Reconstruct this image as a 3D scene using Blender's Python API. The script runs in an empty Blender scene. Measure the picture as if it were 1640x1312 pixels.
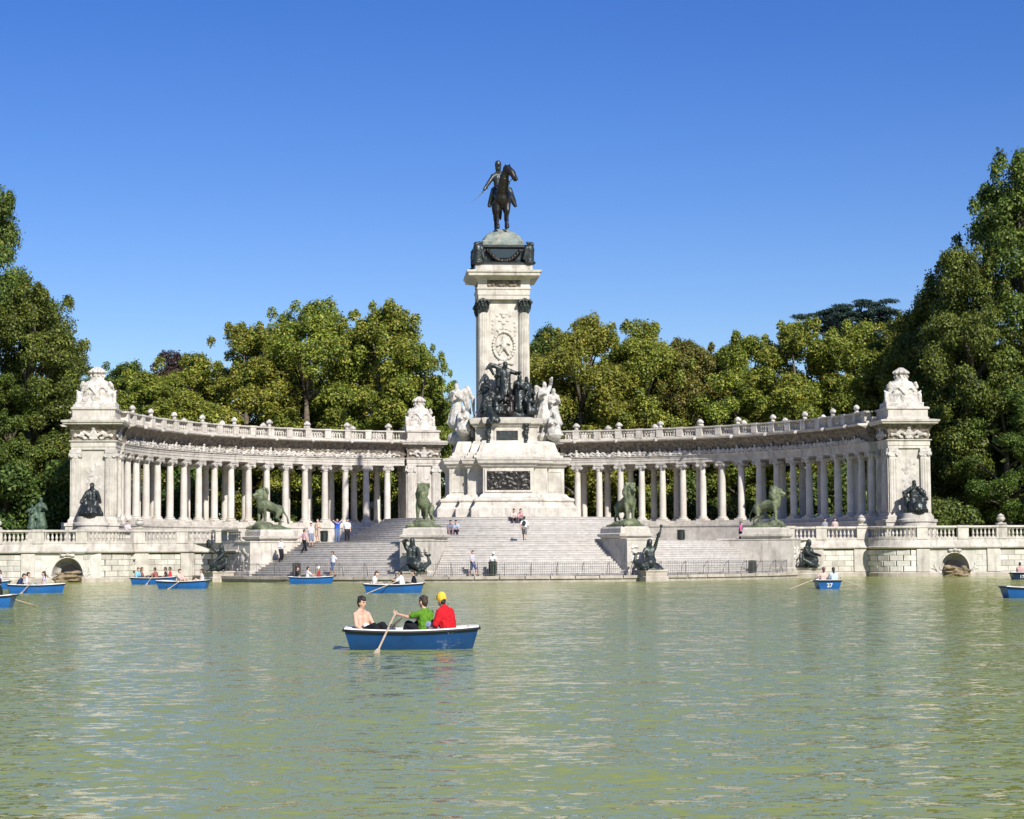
import bpy, bmesh, math, random
import numpy as np
from mathutils import Matrix, Vector
from math import sin, cos, pi, radians, atan2, sqrt

random.seed(7)
RNG = np.random.default_rng(7)
scene = bpy.context.scene
C = scene.collection

# ------------------------------------------------------------------ camera, world, sun, exposure
CAM = Vector((-10.4916, -181.1836, 2.0816))
PSI, PHI, RHO, FPX = 0.0733, 0.0718, -0.0057, 3156.7
R0 = Vector((cos(PSI), -sin(PSI), 0)); F0 = Vector((sin(PSI), cos(PSI), 0)); Z0 = Vector((0, 0, 1))
FW = F0 * cos(PHI) + Z0 * sin(PHI); UP = -F0 * sin(PHI) + Z0 * cos(PHI)
RT = R0 * cos(RHO) + UP * sin(RHO); UP = -R0 * sin(RHO) + UP * cos(RHO)
cd = bpy.data.cameras.new('camera'); co = bpy.data.objects.new('camera', cd); C.objects.link(co)
cd.sensor_fit = 'HORIZONTAL'; cd.sensor_width = 36.0; cd.lens = 36.0 * FPX / 1640.0
cd.clip_start = 0.5; cd.clip_end = 6000
co.matrix_world = Matrix(((RT.x, UP.x, -FW.x, CAM.x), (RT.y, UP.y, -FW.y, CAM.y), (RT.z, UP.z, -FW.z, CAM.z), (0, 0, 0, 1)))
scene.camera = co

SUN_AZ, SUN_EL = radians(23), radians(38)
SUN = Vector((cos(SUN_EL) * sin(SUN_AZ), -cos(SUN_EL) * cos(SUN_AZ), sin(SUN_EL)))
world = bpy.data.worlds.new('World'); scene.world = world; world.use_nodes = True
wn = world.node_tree.nodes; wl = world.node_tree.links; wn.clear()
sky = wn.new('ShaderNodeTexSky'); sky.sky_type = 'NISHITA'; sky.sun_disc = False
sky.sun_elevation = SUN_EL; sky.sun_rotation = atan2(SUN.x, SUN.y)
sky.altitude = 650; sky.air_density = 1.0; sky.dust_density = 0.55; sky.ozone_density = 3.0
hs = wn.new('ShaderNodeHueSaturation'); hs.inputs['Saturation'].default_value = 1.36; hs.inputs['Hue'].default_value = 0.522; hs.inputs['Value'].default_value = 1.0
bg = wn.new('ShaderNodeBackground'); bg.inputs[1].default_value = 0.095
wo = wn.new('ShaderNodeOutputWorld')
wl.new(sky.outputs[0], hs.inputs['Color']); wl.new(hs.outputs[0], bg.inputs[0]); wl.new(bg.outputs[0], wo.inputs[0])
sd = bpy.data.lights.new('sun', 'SUN'); sd.energy = 5.0; sd.angle = radians(0.53); sd.color = (1.0, 0.955, 0.88)
so = bpy.data.objects.new('sun', sd); C.objects.link(so)
so.rotation_euler = SUN.to_track_quat('Z', 'Y').to_euler(); so.location = (60, -120, 120)
vs = scene.view_settings; vs.view_transform = 'Standard'; vs.look = 'None'; vs.exposure = 0.4; vs.gamma = 1.0; vs.use_curve_mapping = False
scene.cycles.max_bounces = 6; scene.cycles.diffuse_bounces = 3; scene.cycles.glossy_bounces = 3
scene.cycles.transmission_bounces = 2; scene.cycles.transparent_max_bounces = 4
scene.cycles.caustics_reflective = False; scene.cycles.caustics_refractive = False

def ray(px, py):
    u, v = (px - 820) / FPX, (py - 656) / FPX
    return FW + RT * u - UP * v
def atY(px, py, Y):
    d = ray(px, py); return CAM + d * ((Y - CAM.y) / d.y)
def atZ(px, py, Z):
    d = ray(px, py); return CAM + d * ((Z - CAM.z) / d.z)

# ------------------------------------------------------------------ materials
MATS = {}
def mat(name, col, rough=0.7, col2=None, scale=3.0, bump=0.0, bscale=20.0, metallic=0.0, streak=0.0, scol=(0.12, 0.11, 0.09), spec=0.5,
        detail=6, lo=0.35, hi=0.65, bdist=0.03, patch=None, vary=0.0):
    m = bpy.data.materials.new(name); m.use_nodes = True; MATS[name] = m
    nt = m.node_tree; n = nt.nodes; l = nt.links
    b = n['Principled BSDF']; b.inputs['Roughness'].default_value = rough; b.inputs['Metallic'].default_value = metallic
    b.inputs['Specular IOR Level'].default_value = spec
    geo = n.new('ShaderNodeNewGeometry')
    out = None
    if col2 is not None:
        t = n.new('ShaderNodeTexNoise'); t.inputs['Scale'].default_value = scale; t.inputs['Detail'].default_value = detail; t.inputs['Roughness'].default_value = 0.65
        l.new(geo.outputs['Position'], t.inputs['Vector'])
        r = n.new('ShaderNodeValToRGB'); r.color_ramp.elements[0].position = lo; r.color_ramp.elements[1].position = hi
        r.color_ramp.elements[0].color = (*col2, 1); r.color_ramp.elements[1].color = (*col, 1)
        l.new(t.outputs['Fac'], r.inputs[0]); out = r.outputs[0]
    def overlay(scale3, lo_, hi_, color, amt, prev):
        mp = n.new('ShaderNodeMapping'); mp.inputs['Scale'].default_value = scale3
        l.new(geo.outputs['Position'], mp.inputs['Vector'])
        t = n.new('ShaderNodeTexNoise'); t.inputs['Scale'].default_value = 1.0; t.inputs['Detail'].default_value = 7; t.inputs['Roughness'].default_value = 0.7
        l.new(mp.outputs[0], t.inputs['Vector'])
        mr = n.new('ShaderNodeMapRange'); mr.inputs[1].default_value = lo_; mr.inputs[2].default_value = hi_; mr.inputs[4].default_value = amt
        l.new(t.outputs['Fac'], mr.inputs[0])
        mx = n.new('ShaderNodeMix'); mx.data_type = 'RGBA'
        l.new(mr.outputs[0], mx.inputs[0])
        if prev is None: mx.inputs[6].default_value = (*col, 1)
        else: l.new(prev, mx.inputs[6])
        mx.inputs[7].default_value = (*color, 1)
        return mx.outputs[2]
    if streak > 0: out = overlay((2.2, 2.2, 0.28), 0.52, 0.75, scol, streak, out)
    if patch: out = overlay((patch[1],) * 3, patch[2], patch[3], patch[0], 1.0, out)
    if vary and out is not None:
        oi = n.new('ShaderNodeObjectInfo'); mr = n.new('ShaderNodeMapRange'); mr.inputs[3].default_value = 1 - vary; mr.inputs[4].default_value = 1 + vary * .6
        l.new(oi.outputs['Random'], mr.inputs[0]); hv = n.new('ShaderNodeHueSaturation'); l.new(mr.outputs[0], hv.inputs['Value']); l.new(out, hv.inputs['Color']); out = hv.outputs[0]
    if out is not None: l.new(out, b.inputs['Base Color'])
    else: b.inputs['Base Color'].default_value = (*col, 1)
    if bump > 0:
        t = n.new('ShaderNodeTexNoise'); t.inputs['Scale'].default_value = bscale; t.inputs['Detail'].default_value = 4
        l.new(geo.outputs['Position'], t.inputs['Vector'])
        bp = n.new('ShaderNodeBump'); bp.inputs['Strength'].default_value = bump; bp.inputs['Distance'].default_value = bdist
        l.new(t.outputs['Fac'], bp.inputs['Height']); l.new(bp.outputs[0], b.inputs['Normal'])
    return m

STONE = mat('limestone', (0.60, 0.56, 0.495), 0.8, (0.41, 0.375, 0.325), 1.3, 0.35, 14, streak=0.85, scol=(0.16, 0.135, 0.105), vary=0.07, patch=((.30, .27, .225), .55, .57, .82))
STONE_C = mat('carved_limestone', (0.62, 0.585, 0.535), 0.8, (0.34, 0.31, 0.27), 2.6, 0.8, 9, bdist=0.06, streak=0.35, scol=(0.2, 0.18, 0.15), vary=0.12)
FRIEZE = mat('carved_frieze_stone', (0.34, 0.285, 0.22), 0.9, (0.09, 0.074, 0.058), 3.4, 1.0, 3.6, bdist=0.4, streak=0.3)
COLSTONE = mat('column_limestone', (0.62, 0.58, 0.52), 0.75, (0.48, 0.44, 0.38), 0.9, 0.2, 10, streak=0.25, scol=(0.3, 0.26, 0.22), vary=0.1)
WALLST = mat('wall_block_stone', (0.62, 0.59, 0.53), 0.85, (0.44, 0.41, 0.35), 1.1, 0.4, 12, streak=0.55, scol=(0.2, 0.18, 0.12), vary=0.22)
GRANITE = mat('grey_granite', (0.52, 0.49, 0.455), 0.8, (0.39, 0.365, 0.335), 2.4, 0.25, 25, streak=0.3, scol=(0.22, 0.2, 0.18), vary=0.12)
QUAYST = mat('quay_stone', (0.47, 0.42, 0.36), 0.85, (0.32, 0.28, 0.23), 1.7, 0.4, 12, streak=0.6, scol=(0.12, 0.11, 0.07), vary=0.15)
MARBLE = mat('white_marble', (0.58, 0.56, 0.52), 0.7, (0.33, 0.31, 0.28), 2.5, 0.3, 12)
JOINT = mat('mortar_joint', (0.26, 0.235, 0.2), 0.9)
RAILM = mat('worn_grey_iron', (0.10, 0.095, 0.09), 0.6)
BRONZE = mat('dark_bronze', (0.018, 0.02, 0.021), 0.42, (0.035, 0.045, 0.042), 1.8, 0.3, 8, metallic=0.35, spec=0.6)
BRONZE_B = mat('brown_bronze', (0.03, 0.024, 0.019), 0.42, (0.014, 0.012, 0.011), 2.2, 0.3, 8, metallic=0.35, spec=0.6)
PATINA = mat('green_patina_bronze', (0.19, 0.215, 0.12), 0.65, (0.06, 0.075, 0.042), 1.6, 0.5, 7, metallic=0.15, patch=((0.3, 0.33, 0.22), 2.2, 0.6, 0.75))
PATINA_D = mat('mermaid_bronze', (0.045, 0.06, 0.055), 0.45, (0.02, 0.024, 0.024), 1.9, 0.4, 7, metallic=0.3)
VERDI = mat('verdigris_copper', (0.22, 0.27, 0.245), 0.7, (0.13, 0.15, 0.13), 2.4, 0.6, 6, patch=((0.35, 0.31, 0.24), 1.6, 0.5, 0.68))
PANEL = mat('blue_black_plaque', (0.014, 0.03, 0.042), 0.4, spec=0.4)
IRON = mat('black_iron', (0.02, 0.02, 0.02), 0.5, spec=0.4)
BINM = mat('green_bin_paint', (0.012, 0.035, 0.018), 0.5, (0.02, 0.025, 0.016), 3)
BIND = mat('rust_brown_bin_paint', (0.035, 0.022, 0.014), 0.6)
BARK = mat('plane_bark', (0.16, 0.13, 0.09), 0.9, (0.07, 0.055, 0.04), 3, 0.6, 6)
GROUNDM = mat('park_earth', (0.16, 0.13, 0.085), 0.95, (0.05, 0.07, 0.025), 0.25, 0.3, 3)
PAVE = mat('pale_paving', (0.46, 0.43, 0.38), 0.9, (0.33, 0.31, 0.28), 0.9, 0.2, 8)
ROCK = mat('mossy_rock', (0.33, 0.25, 0.16), 0.9, (0.10, 0.075, 0.04), 2.2, 0.8, 6, bdist=0.08)
DARKH = mat('dark_hole', (0.008, 0.007, 0.006), 0.9)
HULL = mat('blue_hull_paint', (0.014, 0.13, 0.42), 0.35, (0.011, 0.10, 0.34), 1.5, patch=((0.03, 0.04, 0.09), 1.2, 0.62, 0.78), streak=.6, scol=(.07, .12, .2))
HULLN = mat('shaded_blue_hull_paint', (0.007, 0.058, 0.19), 0.22, (0.006, 0.042, 0.14), 1.5, patch=((0.01, 0.015, 0.03), 1.4, 0.6, 0.75), streak=.6, scol=(.03, .075, .14))  # nearest boat's copy of the hull blue, with its shaded side put into the colour
HULLD = mat('navy_hull_paint', (0.008, 0.03, 0.10), 0.35, (0.008, 0.02, 0.06), 1.5)
BWHITE = mat('white_boat_paint', (0.78, 0.77, 0.74), 0.5, (0.62, 0.61, 0.57), 3.0)
RUB = mat('black_rubber', (0.012, 0.012, 0.015), 0.7)
WOOD = mat('pale_oar_wood', (0.52, 0.42, 0.30), 0.6, (0.36, 0.27, 0.18), 6)
WHITEP = mat('white_number_paint', (0.8, 0.8, 0.8), 0.6)
_cl = {}
def cloth(c, rough=0.9):
    k = tuple(round(x, 3) for x in c)
    if k not in _cl: _cl[k] = mat('fabric_%d' % len(_cl), c, rough, tuple(x * 0.8 for x in c), 9, 0.3, 25, spec=0.2)
    return _cl[k]
SKIN = [mat('fair_skin', (0.58, 0.36, 0.26), 0.55, (0.52, 0.30, 0.21), 6), mat('tanned_skin', (0.42, 0.24, 0.155), 0.55, (0.37, 0.20, 0.125), 6), mat('light_skin', (0.66, 0.44, 0.33), 0.55, (0.58, 0.36, 0.26), 6)]
HAIR = mat('black_hair', (0.012, 0.010, 0.009), 0.5, (0.02, 0.016, 0.012), 30, 0.5, 60)
HAIRB = mat('brown_hair', (0.05, 0.03, 0.018), 0.5, (0.03, 0.018, 0.01), 30, 0.5, 60)

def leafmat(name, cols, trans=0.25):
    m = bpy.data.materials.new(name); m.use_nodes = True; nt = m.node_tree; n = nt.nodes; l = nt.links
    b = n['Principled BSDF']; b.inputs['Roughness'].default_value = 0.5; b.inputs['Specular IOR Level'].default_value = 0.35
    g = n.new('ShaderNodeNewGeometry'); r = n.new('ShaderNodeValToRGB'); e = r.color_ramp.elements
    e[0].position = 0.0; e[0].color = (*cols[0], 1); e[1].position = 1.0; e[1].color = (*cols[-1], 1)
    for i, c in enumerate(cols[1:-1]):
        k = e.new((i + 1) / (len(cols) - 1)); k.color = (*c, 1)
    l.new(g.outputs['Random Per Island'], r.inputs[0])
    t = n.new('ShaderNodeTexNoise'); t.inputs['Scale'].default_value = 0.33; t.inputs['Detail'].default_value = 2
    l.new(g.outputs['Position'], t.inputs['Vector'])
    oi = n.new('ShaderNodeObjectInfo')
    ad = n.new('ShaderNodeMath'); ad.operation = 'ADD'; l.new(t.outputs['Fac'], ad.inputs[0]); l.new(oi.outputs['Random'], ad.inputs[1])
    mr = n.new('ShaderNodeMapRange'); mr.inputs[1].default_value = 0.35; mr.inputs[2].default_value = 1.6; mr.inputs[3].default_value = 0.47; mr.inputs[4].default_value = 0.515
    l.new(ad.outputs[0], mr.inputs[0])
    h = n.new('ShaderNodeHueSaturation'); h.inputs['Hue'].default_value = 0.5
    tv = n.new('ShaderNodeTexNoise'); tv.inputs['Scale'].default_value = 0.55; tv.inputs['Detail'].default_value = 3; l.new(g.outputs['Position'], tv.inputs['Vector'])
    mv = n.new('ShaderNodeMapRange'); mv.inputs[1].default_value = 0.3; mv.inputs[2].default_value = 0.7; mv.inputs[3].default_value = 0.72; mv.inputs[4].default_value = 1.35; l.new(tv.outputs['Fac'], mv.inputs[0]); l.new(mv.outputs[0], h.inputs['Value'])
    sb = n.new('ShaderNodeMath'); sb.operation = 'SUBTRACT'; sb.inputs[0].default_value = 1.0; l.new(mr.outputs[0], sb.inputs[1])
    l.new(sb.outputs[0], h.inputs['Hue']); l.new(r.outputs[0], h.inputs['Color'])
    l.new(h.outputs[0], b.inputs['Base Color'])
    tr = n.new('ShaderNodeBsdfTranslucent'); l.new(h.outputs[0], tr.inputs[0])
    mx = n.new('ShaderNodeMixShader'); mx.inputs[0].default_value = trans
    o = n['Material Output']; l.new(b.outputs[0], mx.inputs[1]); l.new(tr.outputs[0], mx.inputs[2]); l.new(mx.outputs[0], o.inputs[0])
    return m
LEAF = leafmat('plane_leaves', [(0.065, 0.10, 0.016), (0.14, 0.185, 0.026), (0.23, 0.265, 0.04), (0.33, 0.335, 0.052), (0.44, 0.38, 0.075)], .38)
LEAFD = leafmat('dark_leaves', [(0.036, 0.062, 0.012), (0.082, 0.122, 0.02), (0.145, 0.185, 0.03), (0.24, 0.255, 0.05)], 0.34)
LEAFR = leafmat('rusty_leaves', [(0.055, 0.075, 0.015), (0.10, 0.115, 0.02), (0.18, 0.165, 0.03), (0.28, 0.20, 0.06)])
LEAFP = leafmat('purple_leaves', [(0.03, 0.02, 0.018), (0.05, 0.03, 0.025), (0.08, 0.045, 0.035)])
NEEDLE = leafmat('cedar_needles', [(0.012, 0.03, 0.022), (0.02, 0.045, 0.032), (0.035, 0.062, 0.045)], 0.1)
BUSHL = leafmat('bush_leaves', [(0.045, 0.08, 0.016), (0.09, 0.13, 0.025), (0.16, 0.20, 0.045)])

def water_mat():
    m = bpy.data.materials.new('lake_water'); m.use_nodes = True; nt = m.node_tree; n = nt.nodes; l = nt.links
    b = n['Principled BSDF']; b.inputs['Roughness'].default_value = 0.07; b.inputs['IOR'].default_value = 1.333; b.inputs['Specular IOR Level'].default_value = 0.5
    geo = n.new('ShaderNodeNewGeometry')
    t = n.new('ShaderNodeTexNoise'); t.inputs['Scale'].default_value = 0.06; t.inputs['Detail'].default_value = 4
    l.new(geo.outputs['Position'], t.inputs['Vector'])
    r = n.new('ShaderNodeValToRGB'); r.color_ramp.elements[0].color = (0.205, 0.235, 0.048, 1); r.color_ramp.elements[1].color = (0.245, 0.27, 0.066, 1)
    l.new(t.outputs['Fac'], r.inputs[0]); l.new(r.outputs[0], b.inputs['Base Color'])
    prev = None          # wavelets: random slopes of three sizes tilt the surface normal
    for sc, rot, amp in (((0.3, 0.6, 1), 0.15, (.10, .20)), ((1.5, 2.8, 1), -0.12, (.36, .50)), ((4.2, 7.6, 1), 0.2, (.46, .62)), ((12.0, 15.0, 1), -.3, (.26, .3))):
        mp = n.new('ShaderNodeMapping'); mp.inputs['Scale'].default_value = sc; mp.inputs['Rotation'].default_value = (0, 0, rot)
        l.new(geo.outputs['Position'], mp.inputs['Vector'])
        t = n.new('ShaderNodeTexNoise'); t.inputs['Scale'].default_value = 1.0; t.inputs['Detail'].default_value = 2.0; t.inputs['Distortion'].default_value = 0.5
        l.new(mp.outputs[0], t.inputs['Vector'])
        a1 = n.new('ShaderNodeVectorMath'); a1.operation = 'SUBTRACT'; a1.inputs[1].default_value = (.5, .5, .5); l.new(t.outputs['Color'], a1.inputs[0])
        a2 = n.new('ShaderNodeVectorMath'); a2.operation = 'MULTIPLY'; a2.inputs[1].default_value = (*amp, 0); l.new(a1.outputs[0], a2.inputs[0])
        a3 = n.new('ShaderNodeVectorMath'); a3.operation = 'ADD'; l.new(a2.outputs[0], a3.inputs[0])
        if prev is None: a3.inputs[1].default_value = (0, -.07, 1)     # constant tilt to the near shore, added so reflections pick up more sky
        else: l.new(prev, a3.inputs[1])
        prev = a3.outputs[0]
    nz = n.new('ShaderNodeVectorMath'); nz.operation = 'NORMALIZE'; l.new(prev, nz.inputs[0]); prev = nz.outputs[0]
    l.new(prev, b.inputs['Normal'])
    return m
WATER = water_mat()

# ------------------------------------------------------------------ mesh builder and object helpers
class MB:
    def __init__(s): s.v = []; s.f = []
    def add(s, vs_, fs):
        o = len(s.v); s.v += [tuple(p) for p in vs_]; s.f += [tuple(i + o for i in f) for f in fs]; return s
    def box(s, x0, x1, y0, y1, z0, z1, rot=0, c=(0, 0), taper=0):
        t = taper
        P = [(x0, y0, z0), (x1, y0, z0), (x1, y1, z0), (x0, y1, z0), (x0 + t, y0 + t, z1), (x1 - t, y0 + t, z1), (x1 - t, y1 - t, z1), (x0 + t, y1 - t, z1)]
        if rot:
            cr, sr = cos(rot), sin(rot)
            P = [(c[0] + (x - c[0]) * cr - (y - c[1]) * sr, c[1] + (x - c[0]) * sr + (y - c[1]) * cr, z) for x, y, z in P]
        return s.add(P, [(3, 2, 1, 0), (4, 5, 6, 7), (0, 1, 5, 4), (1, 2, 6, 5), (2, 3, 7, 6), (3, 0, 4, 7)])
    def lathe(s, prof, n=16, c=(0, 0, 0), a0=0.0, a1=2 * pi, sx=1, sy=1):
        full = abs(a1 - a0 - 2 * pi) < 1e-6; m = n if full else n + 1
        P = []
        for r, z in prof:
            for i in range(m):
                a = a0 + (a1 - a0) * i / n; P.append((c[0] + r * cos(a) * sx, c[1] + r * sin(a) * sy, c[2] + z))
        F = []
        for k in range(len(prof) - 1):
            for i in range(n):
                j = (i + 1) % m if full else i + 1
                F.append((k * m + i, k * m + j, (k + 1) * m + j, (k + 1) * m + i))
        if full:
            F.append(tuple(reversed(range(m)))); F.append(tuple((len(prof) - 1) * m + i for i in range(m)))
        return s.add(P, F)
    def tube(s, pts, rad, n=6):
        pts = [Vector(p) for p in pts]
        if not hasattr(rad, '__len__'): rad = [rad] * len(pts)
        P = []; F = []
        for i, p in enumerate(pts):
            d = (pts[min(i + 1, len(pts) - 1)] - pts[max(i - 1, 0)]).normalized()
            a = Vector((0, 0, 1)) if abs(d.z) < 0.9 else Vector((1, 0, 0))
            u = d.cross(a).normalized(); w = d.cross(u)
            for k in range(n):
                t = 2 * pi * k / n; P.append(p + (u * cos(t) + w * sin(t)) * rad[i])
        for i in range(len(pts) - 1):
            for k in range(n):
                j = (k + 1) % n; F.append((i * n + k, i * n + j, (i + 1) * n + j, (i + 1) * n + k))
        F.append(tuple(reversed(range(n)))); F.append(tuple((len(pts) - 1) * n + k for k in range(n)))
        return s.add(P, F)
    def sweep(s, pts, nrm, prof):            # closed profile [(outward offset, z)] along a plan path
        m = len(prof); P = []; F = []
        for (x, y), (nx, ny) in zip(pts, nrm):
            for o, z in prof: P.append((x + nx * o, y + ny * o, z))
        for i in range(len(pts) - 1):
            for k in range(m):
                j = (k + 1) % m; F.append((i * m + k, i * m + j, (i + 1) * m + j, (i + 1) * m + k))
        F.append(tuple(range(m))); F.append(tuple(reversed([(len(pts) - 1) * m + k for k in range(m)])))
        return s.add(P, F)
    def loft(s, polyf, prof):                # polyf(offset) -> plan outline; prof [(offset, z)]
        P = []; F = []; m = None
        for o, z in prof:
            q = polyf(o); m = len(q); P += [(x, y, z) for x, y in q]
        for k in range(len(prof) - 1):
            for i in range(m):
                j = (i + 1) % m; F.append((k * m + i, k * m + j, (k + 1) * m + j, (k + 1) * m + i))
        F.append(tuple(reversed(range(m)))); F.append(tuple((len(prof) - 1) * m + i for i in range(m)))
        return s.add(P, F)
    def mesh(s, name='mesh', smooth=False, angle=None):
        me = bpy.data.meshes.new(name); me.from_pydata(s.v, [], s.f)
        bm = bmesh.new(); bm.from_mesh(me); bmesh.ops.recalc_face_normals(bm, faces=bm.faces[:])
        if smooth:
            for f in bm.faces: f.smooth = True
            if angle:
                for e in bm.edges:
                    if len(e.link_faces) == 2 and e.calc_face_angle(0) > angle: e.smooth = False
        bm.to_mesh(me); bm.free(); return me

def setp(o, label=None, cat=None, group=None, kind=None):
    if label: o['label'] = label
    if cat: o['category'] = cat
    if group: o['group'] = group
    if kind: o['kind'] = kind
    return o
def obj(name, me, m=None, parent=None, loc=None, rot=None, scale=None, smooth=False, angle=0.6, world=False):
    if isinstance(me, MB): me = me.mesh(name, smooth, angle)
    if m is not None and (len(me.materials) == 0): me.materials.append(m)
    o = bpy.data.objects.new(name, me); C.objects.link(o)
    if parent is not None:
        o.parent = parent
        if world: o.matrix_parent_inverse = Matrix.LocRotScale(parent.location, parent.rotation_euler, parent.scale).inverted()
    if loc is not None: o.location = loc
    if rot is not None: o.rotation_euler = rot if hasattr(rot, '__len__') else (0, 0, rot)
    if scale is not None: o.scale = scale if hasattr(scale, '__len__') else (scale,) * 3
    return o
def thing(name, label, cat, loc=(0, 0, 0), rotz=0, group=None, scale=None):
    o = bpy.data.objects.new(name, None); C.objects.link(o); o.location = loc; o.rotation_euler = (0, 0, rotz); o.empty_display_size = 0.3
    if scale: o.scale = (scale,) * 3
    return setp(o, label, cat, group)

# sculpting: overlapping rounded volumes fused into one continuous skin
tmp = bpy.data.scenes.new('workshop'); tvl = tmp.view_layers[0]
def capsule(mb, p0, p1, r0, r1, n=10):
    p0 = Vector(p0); p1 = Vector(p1); d = p1 - p0; L = d.length
    if L < 1e-5: d = Vector((0, 0, 1)); L = 1e-5
    d = d / L; pts = []; rad = []
    for k in range(4):
        t = (pi / 2) * (1 - k / 4.0); pts.append(p0 - d * r0 * sin(t) * 0.999); rad.append(max(r0 * cos(t), r0 * 0.06))
    pts.append(p0); rad.append(r0); pts.append(p1); rad.append(r1)
    for k in range(1, 5):
        t = (pi / 2) * (k / 4.0); pts.append(p1 + d * r1 * sin(t) * 0.999); rad.append(max(r1 * cos(t), r1 * 0.06))
    a = Vector((0, 0, 1)) if abs(d.z) < 0.9 else Vector((1, 0, 0))
    u = d.cross(a).normalized(); w = d.cross(u); P = []; F = []
    for p, r in zip(pts, rad):
        for k in range(n):
            t = 2 * pi * k / n; P.append(p + (u * cos(t) + w * sin(t)) * r)
    m = len(pts)
    for i in range(m - 1):
        for k in range(n):
            j = (k + 1) % n; F.append((i * n + k, i * n + j, (i + 1) * n + j, (i + 1) * n + k))
    F.append(tuple(reversed(range(n)))); F.append(tuple((m - 1) * n + k for k in range(n)))
    mb.add(P, F)
def ellipsoid(mb, c, r, rot=None, n=12, m=8):
    R = Matrix.Identity(3) if rot is None else (Matrix.Rotation(rot[2], 3, 'Z') @ Matrix.Rotation(rot[1], 3, 'Y') @ Matrix.Rotation(rot[0], 3, 'X'))
    P = []; F = []; c = Vector(c)
    for i in range(m + 1):
        t = pi * i / m; st = max(sin(t), 0.02)
        for k in range(n):
            a = 2 * pi * k / n; P.append(c + R @ Vector((r[0] * st * cos(a), r[1] * st * sin(a), r[2] * cos(t))))
    for i in range(m):
        for k in range(n):
            j = (k + 1) % n; F.append((i * n + k, (i + 1) * n + k, (i + 1) * n + j, i * n + j))
    F.append(tuple(range(n))); F.append(tuple(reversed([m * n + k for k in range(n)])))
    mb.add(P, F)
def sculpt(name, parts, voxel=0.03, smooth=2, disp=0.0, dscale=0.2):
    mb = MB()
    for p in parts:
        if p[0] == 'k': capsule(mb, *p[1:])
        elif p[0] == 'e': ellipsoid(mb, *p[1:])
        elif p[0] == 'm': mb.add(p[1].v, p[1].f)
    me = bpy.data.meshes.new('tmp'); me.from_pydata(mb.v, [], mb.f)
    bm = bmesh.new(); bm.from_mesh(me); bmesh.ops.recalc_face_normals(bm, faces=bm.faces[:]); bm.to_mesh(me); bm.free()
    o = bpy.data.objects.new('tmp', me); tmp.collection.objects.link(o)
    md = o.modifiers.new('r', 'REMESH'); md.mode = 'VOXEL'; md.voxel_size = voxel
    if disp:
        tx = bpy.data.textures.new('t', 'CLOUDS'); tx.noise_scale = dscale; tx.noise_depth = 3
        d = o.modifiers.new('d', 'DISPLACE'); d.texture = tx; d.strength = disp; d.mid_level = 0.5; d.texture_coords = 'LOCAL'
    if smooth:
        s = o.modifiers.new('s', 'SMOOTH'); s.factor = 0.5; s.iterations = smooth
    tvl.update(); dg = tvl.depsgraph
    out = bpy.data.meshes.new_from_object(o.evaluated_get(dg)); out.name = name
    out.polygons.foreach_set('use_smooth', [True] * len(out.polygons))
    bpy.data.objects.remove(o); bpy.data.meshes.remove(me)
    return out
def K(p0, p1, r0, r1=None): return ('k', p0, p1, r0, r0 if r1 is None else r1)
def E_(c, r, rot=None): return ('e', c, r if hasattr(r, '__len__') else (r, r, r), rot)

# ------------------------------------------------------------------ the setting: lake, ground, quay, plaza
ZP = 2.8                       # level of the plaza and the park behind
OS = (0.0, -25.0)              # centre of the round stairs
CC = (0.0, -29.87); RC = 29.87 # centre and radius of the front row of columns
MC = (0.0, -28.5)              # centre of the column monument
def pol(r, a): return (OS[0] + r * sin(a), OS[1] - r * cos(a))
def arc(r, t): return (CC[0] + r * sin(t), CC[1] + r * cos(t))
def arcpath(fn, r, a0, a1, n):
    A = [a0 + (a1 - a0) * i / n for i in range(n + 1)]; return [fn(r, a) for a in A], A
def wallpath(sx, off=0.0):
    """plan of the terrace wall from the lion pedestal outwards: points and outward (lakeward) normals"""
    P = []; N = []
    for i in range(5):
        a = radians((59.5 if sx < 0 else 62.5) + (15 if sx < 0 else 12) * i / 4); x, y = pol(23.0, a); P.append((x, y)); N.append((sin(a), -cos(a)))
    x0 = P[-1][0] + 0.8
    for x in np.linspace(x0, 28.0, 5): P.append((x, -31.1)); N.append((0, -1))
    for i in range(1, 10):
        a = pi / 2 * i / 9; P.append((28.05 + 3.0 * (1 - cos(a)), -31.15 - 3.0 * sin(a))); N.append((-cos(a), -sin(a)))
    for x in np.linspace(31.3, 56, 12): P.append((x, -34.15)); N.append((0, -1))
    P = [(sx * (x + nx * off), y + ny * off) for (x, y), (nx, ny) in zip(P, N)]
    return P, [(sx * nx, ny) for nx, ny in N]
def resample(P, N, step):
    P = [Vector(p) for p in P]; out = []; acc = 0.0; t = 0.0
    L = [0.0]
    for i in range(1, len(P)): L.append(L[-1] + (P[i] - P[i - 1]).length)
    while t <= L[-1]:
        for i in range(1, len(P)):
            if L[i] >= t: break
        u = (t - L[i - 1]) / max(L[i] - L[i - 1], 1e-6)
        p = P[i - 1].lerp(P[i], u); nn = (Vector(N[i - 1]).lerp(Vector(N[i]), u)).normalized(); out.append((p, nn)); t += step
    return out

mb = MB(); mb.add([(-900, -420, 0), (900, -420, 0), (900, 20, 0), (-900, 20, 0)], [(0, 1, 2, 3)])
setp(obj('lake_water', mb, WATER), 'green rippled lake water', None, None, 'structure')
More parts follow.
